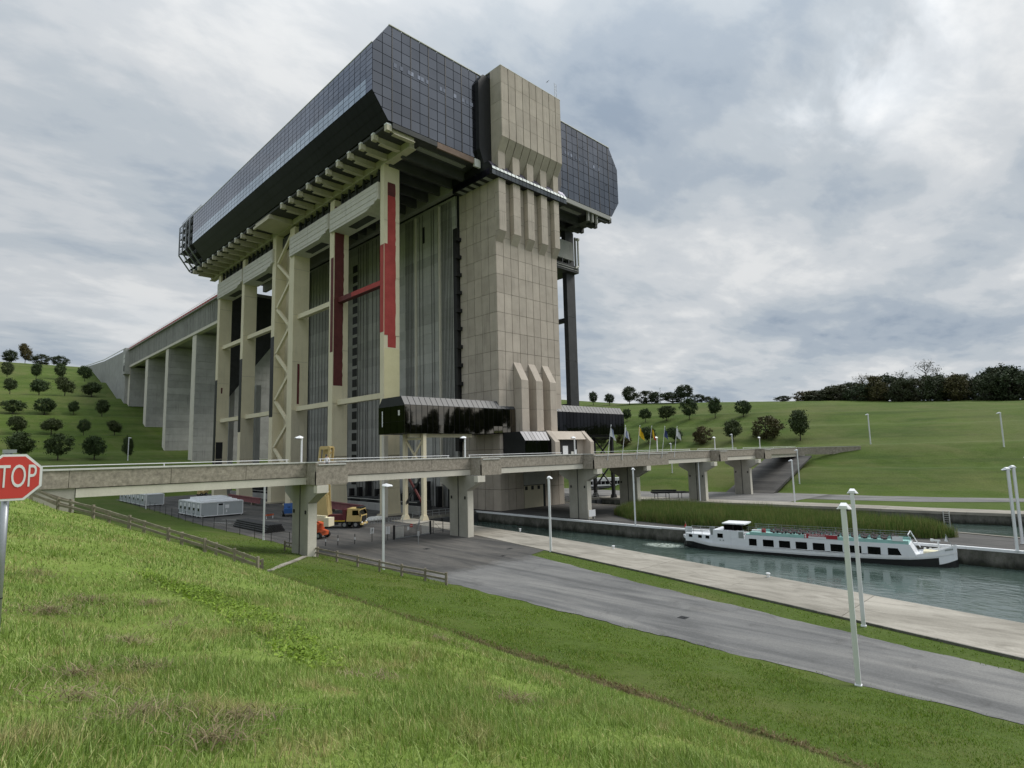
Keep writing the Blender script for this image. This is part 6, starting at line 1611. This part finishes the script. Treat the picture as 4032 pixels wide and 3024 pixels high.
ob = thing('road_barrier', (-43.5, 26.5, .05), 'orange and white plastic barrier on the open yard', 'barrier')
MB().bar((-44.4, 26.2, .75), (-42.6, 26.8, .75), .08, .3).build('barrier_board', 'plant_orange', ob)
for x, y in ((-44.2, 26.27), (-42.8, 26.73)): MB().bar((x, y, .05), (x, y, .75), .08, .08).build('barrier_leg', 'white_paint', ob)

# ------------------------------------------------------------------ people on the footbridge
paint('skin', (.42, .25, .18), .6, dirt=0); paint('white_shirt', (.72, .72, .74), .8, dirt=.05); paint('dark_trousers', (.03, .032, .04), .8, dirt=.05); paint('dark_hair', (.02, .015, .012), .7, dirt=0)
def person(x, y, z, rz, lab, shirt, trousers):
    P_ = [(0, 0, .95), (0, 0, 1.15), (0, 0, 1.40), (0, 0, 1.50), (0, .02, 1.60), (0, .02, 1.72), (.19, 0, 1.40), (.26, .04, 1.12), (.24, .18, .90), (.23, .24, .82), (-.19, 0, 1.40), (-.27, .03, 1.12), (-.24, .14, .88), (-.23, .2, .80), (.10, 0, .90), (.11, .03, .50), (.11, -.01, .09), (.12, .15, .04), (-.10, 0, .90), (-.11, -.02, .50), (-.11, -.06, .09), (-.12, .10, .04)]
    E_ = [(0, 1), (1, 2), (2, 3), (3, 4), (4, 5), (2, 6), (6, 7), (7, 8), (8, 9), (2, 10), (10, 11), (11, 12), (12, 13), (0, 14), (14, 15), (15, 16), (16, 17), (0, 18), (18, 19), (19, 20), (20, 21)]
    R_ = [.155, .15, .165, .065, .095, .085, .075, .055, .042, .045, .075, .055, .042, .045, .10, .072, .05, .042, .10, .072, .05, .042]
    me = bpy.data.meshes.new('person'); me.from_pydata(P_, E_, [])
    o = bpy.data.objects.new('person', me); COL.objects.link(o)
    sk = o.modifiers.new('s', 'SKIN'); su = o.modifiers.new('u', 'SUBSURF'); su.levels = 1; su.render_levels = 1
    for v, r in zip(me.skin_vertices[0].data, R_): v.radius = (r, r * .8)
    me.skin_vertices[0].data[0].use_root = True
    dgp = bpy.context.evaluated_depsgraph_get(); dgp.update()
    m2 = bpy.data.meshes.new_from_object(o.evaluated_get(dgp)); bpy.data.objects.remove(o)
    for mt in ('skin', shirt, trousers, 'dark_hair'): m2.materials.append(MATS[mt])
    for p in m2.polygons:
        c_ = p.center
        p.material_index = 2 if c_.z < .95 and abs(c_.x) < .2 else (0 if (c_.z > 1.47 and not (c_.z > 1.66 or (c_.y < 0 and c_.z > 1.56))) else (3 if c_.z > 1.5 else (1 if not (c_.z < .93 and abs(c_.x) > .2) else 0)))
        p.use_smooth = True
    o = put('person', m2); o.location = (x, y, z); o.rotation_euler = (0, 0, rz)
    tag(o, lab, 'person', 'people on the footbridge'); return o

person(-58.1, -25.3, 9.95, 2.6, 'person in white top standing on the footbridge above the first pier', 'white_shirt', 'dark_trousers')

# ------------------------------------------------------------------ birds
for k, (q, lab) in enumerate((((-10, 52, 108), 'small dark bird high above the glass hall'), ((8, -2, 98), 'small dark bird just above the concrete tower'), ((18, -4, 84.5), 'small dark bird between the tower and the far end of the hall'), ((24, -6, 76), 'small dark bird low beside the chamfered end of the hall'))):
    m = MB(); m.loft([[(-.22, -.03, 0), (-.22, .03, 0), (-.22, 0, .05)], [(0, -.08, -.03), (0, .08, -.03), (0, 0, .09)], [(.24, -.015, .03), (.24, .015, .03), (.24, 0, .05)]])
    m.quad((-.1, .05, .03), (.08, .05, .03), (.0, .36, .16), (-.1, .3, .15)); m.quad((-.1, -.05, .03), (.08, -.05, .03), (.0, -.36, .16), (-.1, -.3, .15)); m.quad((0, .36, .16), (-.1, .3, .15), (-.22, .55, .1)); m.quad((0, -.36, .16), (-.1, -.3, .15), (-.22, -.55, .1))
    o = m.build('bird', 'black_steel'); o.location = q; o.rotation_euler = (.2, .1, 2.2 + k); tag(o, lab, 'bird', 'birds in the sky')
# ------------------------------------------------------------------ trees
def tree_meshes(seed, kind='round', leaves=5200):
    """Unit tree: height 1, crown from zc to 1; trunk with limbs and a crown of leaf-sized faces in clumps."""
    r = np.random.default_rng(seed); rr = random.Random(seed)
    tm = MB(); cb_ = {'round': .19, 'tall': .12, 'bush': .0, 'bare': .3}[kind]
    tm.tube((0, 0, -.05), (.005, .005, .45), .028, .018, 7); tm.tube((.005, .005, .45), (0, 0, .82), .018, .006, 6)
    n_l = 12
    tips = []
    for k in range(n_l):
        a = k * 2.4 + rr.uniform(-.4, .4); z = cb_ + .05 + .5 * k / n_l; L = (.36 if kind != 'tall' else .25) * (1 - .45 * k / n_l)
        q = (L * math.cos(a), L * math.sin(a), z + .16 + rr.uniform(-.03, .06)); tm.tube((0, 0, z), q, .011, .003, 5, cap=False); tips.append(q)
    # crown volume: clumps on a lumpy ellipsoid
    ncl = 85 if kind != 'bare' else 34
    lop = r.normal(0, .05, 2); sq = r.uniform(.8, 1.2)
    C_ = []
    while len(C_) < ncl:
        v = r.normal(0, 1, 3); v /= np.linalg.norm(v); rad = r.uniform(.45, 1) ** .6
        zmid = (1 + cb_) / 2; hz = (1 - cb_) / 2
        w = .43 if kind == 'round' else (.30 if kind == 'tall' else .5)
        z = v[2] * rad
        prof = math.sqrt(max(.05, 1 - z * z)) * (1.05 - .28 * z)
        C_.append(((v[0] * rad) * w * (.8 + .35 * rr.random()), (v[1] * rad) * w * (.8 + .35 * rr.random()), zmid + z * hz * .92)); C_[-1] = (C_[-1][0] * sq + lop[0] * z, C_[-1][1] / sq + lop[1] * z, C_[-1][2])
    C_ = np.array(C_); ci = r.integers(0, ncl, leaves); rad = r.uniform(.05, .11, ncl)[ci]
    P = C_[ci] + r.normal(0, 1, (leaves, 3)) * rad[:, None] * np.array([.75, .75, .5])
    P[:, 2] = np.clip(P[:, 2], cb_ - .02, 1.03)
    s = r.uniform(.016, .034, leaves) * (1.0 if kind != 'bare' else .5)
    d1 = r.normal(0, 1, (leaves, 3)); d1 /= np.linalg.norm(d1, axis=1)[:, None]; d2 = np.cross(d1, r.normal(0, 1, (leaves, 3))); d2 /= np.linalg.norm(d2, axis=1)[:, None]
    V = np.stack([P - d1 * s[:, None], P + d2 * s[:, None] * .8, P + d1 * s[:, None], P - d2 * s[:, None] * .8], 1).reshape(-1, 3)
    me = bpy.data.meshes.new('crown'); me.vertices.add(len(V)); me.vertices.foreach_set('co', V.ravel().astype(np.float32))
    me.loops.add(len(V)); me.loops.foreach_set('vertex_index', np.arange(len(V), dtype=np.int32)); me.polygons.add(leaves); me.polygons.foreach_set('loop_start', np.arange(0, len(V), 4, dtype=np.int32))
    tone = np.clip(r.uniform(0, .7, leaves) + .3 * (r.uniform(0, 1, ncl)[ci]), 0, 1)
    a_ = me.attributes.new('tone', 'FLOAT', 'POINT'); a_.data.foreach_set('value', np.repeat(tone, 4).astype(np.float32)); me.update()
    tme = tm.mesh('trunk', 'bark')
    return tme, me
VAR = {}
def variant(seed, kind, mat, leaves=5200):
    key = (seed, kind, mat)
    if key not in VAR:
        t_, c_ = tree_meshes(seed, kind, leaves); c_.materials.append(MATS[mat]); VAR[key] = (t_, c_)
    return VAR[key]
def tree(x, y, h, w, lab, group, seed=0, kind='round', mat='dark_leaves', name='hillside_tree', cat='tree', leaves=5200, z=None):
    t_, c_ = variant(seed, kind, mat, leaves)
    z = float(HT(x, y)) if z is None else z
    root = bpy.data.objects.new(name, None); COL.objects.link(root); root.location = (x, y, z - .05); root.rotation_euler = (0, 0, random.uniform(0, 6.28))
    wref = 1.45 if kind == 'round' else (.8 if kind == 'tall' else 1.45)
    root.scale = (w / wref * random.uniform(.82, 1.15), w / wref * random.uniform(.82, 1.15), h * random.uniform(.88, 1.02)); tag(root, lab, cat, group)
    for nm, me in (('trunk', t_), ('crown', c_)):
        o = bpy.data.objects.new(nm, me); COL.objects.link(o); o.parent = root
    return root
LT = [(-65.1, 329.2, 10.5, 10.5), (-52.5, 332.5, 10.6, 11.0), (-41.4, 335.9, 10.7, 9.4), (-30.7, 329.0, 11.2, 11.0),
      (-66.4, 282.6, 8.9, 11.6), (-55.1, 285.7, 10.2, 12.9), (-44.6, 286.9, 11.4, 12.6), (-32.9, 290.0, 10.4, 13.2),
      (-66.8, 251.5, 7.9, 12.7), (-55.8, 251.9, 8.6, 13.5), (-45.0, 253.2, 7.6, 9.0), (-34.7, 247.8, 9.0, 11.0),
      (-67.2, 220.2, 8.9, 10.6), (-56.3, 220.4, 7.8, 11.0), (-45.8, 217.4, 7.4, 8.0), (-34.8, 217.5, 7.6, 10.0),
      (-68.8, 180.1, 11.4, 12.6), (-58.8, 176.3, 10.4, 11.3), (-48.1, 176.1, 10.4, 10.8), (-39.0, 169.2, 10.2, 7.1)]
RW = ['top', 'second', 'third', 'fourth', 'bottom']; CW = ['first', 'second', 'third', 'last']
for i, (x, y, h, w) in enumerate(LT):
    r_, c_ = divmod(i, 4)
    tree(x, y, h * .92, w * .95, 'dark round tree on the aqueduct hillside, %s row down, %s along from the picture edge' % (RW[r_], CW[c_]), 'trees planted in rows on the aqueduct hillside', seed=(i * 5) % 9, mat='dark_leaves')
RT = [(130.6, 55.7, 5.7, 4.9), (131.4, 45.7, 6.6, 6.5), (131.8, 35.4, 7.8, 6.0), (132.5, 24.4, 7.6, 6.8), (132.6, 12.9, 6.4, 5.8), (132.7, 66.7, 5.8, 4.2)]
ORD = ['second', 'third', 'fourth', 'fifth', 'sixth and last', 'first']
for i, (x, y, h, w) in enumerate(RT):
    tree(x, y, h * 1.1, w * 1.45, 'round tree of the upper row on the far terraces, %s past the gallery' % ORD[i], 'upper row of trees on the far terraces', seed=(i + 2) % 6)
RB = [(98.5, 55.6, 5.6, 6.5, 'd', 'low dark tree glimpsed under the end of the black gallery'), (97.3, 44.1, 6.0, 5.4, 'a', 'brownish tree behind the first two flags'), (98.8, 34.2, 6.3, 6.8, 'd', 'dark tree behind the striped flag'), (98.9, 23.2, 5.8, 6.6, 'd', 'dark tree behind the plain white flag'),
      (96.2, 11.2, 5.7, 7.0, 'a', 'low broad tree turning brown between the flags and the hillside lamp'), (97.4, .9, 7.6, 7.6, 'd', 'dark bushy tree right behind the hillside lamp post'), (103.6, -7.4, 7.2, 10.8, 'a', 'broad tree with orange-tinged top on the lower terrace'), (105.6, -17.2, 9.9, 9.5, 'd', 'tallest dark dense tree on the lower terrace above the bridge end')]
for i, (x, y, h, w, k, lab) in enumerate(RB):
    tree(x, y, h * 1.08, w * 1.3, lab, 'lower row of trees on the far terraces', seed=i % 6, kind='bush' if k == 'a' else 'round', mat='autumn_leaves' if k == 'a' else 'dark_leaves')
for (x, y, h, w, lab) in ((185.9, 126.9, 7.6, 7.0, 'lone round tree on the skyline right beside the lift column'), (184.9, 114.5, 6.8, 6.6, 'lone small tree on the skyline, second from the lift column'), (188, 103, 9.5, 9, 'round skyline tree at the start of the dark hedge'),
                       (193, 95.5, 7.5, 10, 'low dense bush of the skyline hedge beside the far lamp'), (193, 89, 6.6, 9, 'low dark bush of the skyline hedge just past the far lamp'), (195, 80, 5.6, 12, 'long low bush rising towards the domed skyline tree'), (196, 73.5, 9.8, 11, 'domed dark tree, tallest of the skyline hedge'), (196, 66, 4.4, 8, 'small end bush of the skyline hedge'), (198, 61, 3.2, 4.5, 'tiny round bush alone after the skyline hedge'), (196, 22, 2.4, 7.5, 'flat small bush on the skyline just before the wood')):
    tree(x, y, h * 1.08, w * 1.45, lab, 'trees and bushes on the far skyline', seed=int(h * 7) % 6, kind='bush' if h < 8 and w > h else 'round', mat='wood_leaves')
# the wood on the right skyline
rw = random.Random(5)
k = 0
for row, (dx, n) in enumerate(((0, 13), (9, 13), (20, 12))):
    for i in range(n):
        t = i / (n - 1); y = 12 - 86 * t + rw.uniform(-2, 2); x = 199 + dx + rw.uniform(-1.5, 1.5)
        edge = min(1, .62 + t * 1.2)
        h = (11.5 + 5.0 * t + (2.5 if row == 1 else 0) + rw.uniform(-1.5, 2.5)) * edge * .82; w = rw.uniform(15, 20)
        bare = rw.random() < .16 and row > 0
        tree(x, y, h + (1.6 if bare else 0), w, 'tree crowded into the dark wood along the right-hand skyline' if not bare else 'thin half-bare tree sticking out above the dark wood', 'trees of the skyline wood' if not bare else 'half-bare trees of the skyline wood', seed=k % 6 if not bare else 8, kind='bush' if not bare else 'bare', mat='wood_leaves' if (k % 4) else 'autumn_leaves', name='wood_tree', leaves=5200 if not bare else 1100, z=float(HT(x, y)) - (1.2 if not bare else 0))
        k += 1
# bushes at the top of the aqueduct hill
for i, (x, y, h, w, lab) in enumerate(((-80, 395, 9, 16, 'grey-brown bush on the hilltop at the picture edge'), (-70, 400, 11, 15, 'grey-brown hilltop bush behind the top row of trees'), (-60, 402, 10, 15, 'broad hilltop bush above the second tree of the top row'), (-52, 408, 15, 13, 'pale half-bare tree rising above the hilltop bushes'), (-44, 402, 8, 15, 'low dark hilltop bush above the third tree of the top row'), (-34, 404, 8.5, 14, 'low brownish hilltop bush near the aqueduct end'), (-90, 400, 10, 16, 'hilltop bush just outside the tree rows'))):
    tree(x, y, h, w, lab, 'bushes on the aqueduct hilltop', seed=i % 6, kind='bush' if i != 3 else 'round', mat='wood_leaves' if i != 3 else 'autumn_leaves', name='hilltop_bush', cat='bush')
# woods on the bank out to the right of the view: they are what the gallery glass mirrors
t_, c_ = variant(3, 'round', 'wood_leaves')
vs = np.array([v.co[:] for v in c_.vertices]); tn = np.zeros(len(vs)); c_.attributes['tone'].data.foreach_get('value', tn) if False else None
tn = np.array([d.value for d in c_.attributes['tone'].data])
VV = []; TT = []
for i in range(44):
    x = 60 + i * 4.2 + rw.uniform(-3, 3); y = -205 - i * 1.2 + rw.uniform(-14, 14); h = rw.uniform(13, 26) * (1.25 if i % 7 == 0 else 1); w = rw.uniform(7, 12)
    a = rw.uniform(0, 6.28); q = vs * np.array([w / 1.1, w / 1.1, h]); q = np.stack([q[:, 0] * math.cos(a) - q[:, 1] * math.sin(a) + x, q[:, 0] * math.sin(a) + q[:, 1] * math.cos(a) + y, q[:, 2] + float(HT(x, y))], -1); VV.append(q); TT.append(tn)
VV = np.concatenate(VV, 0); TT = np.concatenate(TT, 0)
me = bpy.data.meshes.new('far_woods'); me.vertices.add(len(VV)); me.vertices.foreach_set('co', VV.ravel().astype(np.float32)); me.loops.add(len(VV)); me.loops.foreach_set('vertex_index', np.arange(len(VV), dtype=np.int32)); me.polygons.add(len(VV) // 4); me.polygons.foreach_set('loop_start', np.arange(0, len(VV), 4, dtype=np.int32))
a_ = me.attributes.new('tone', 'FLOAT', 'POINT'); a_.data.foreach_set('value', TT.astype(np.float32)); me.materials.append(MATS['wood_leaves']); me.update()
tag(put('far_woods', me), 'line of woods mirrored in the black gallery glass', None, None, 'stuff')
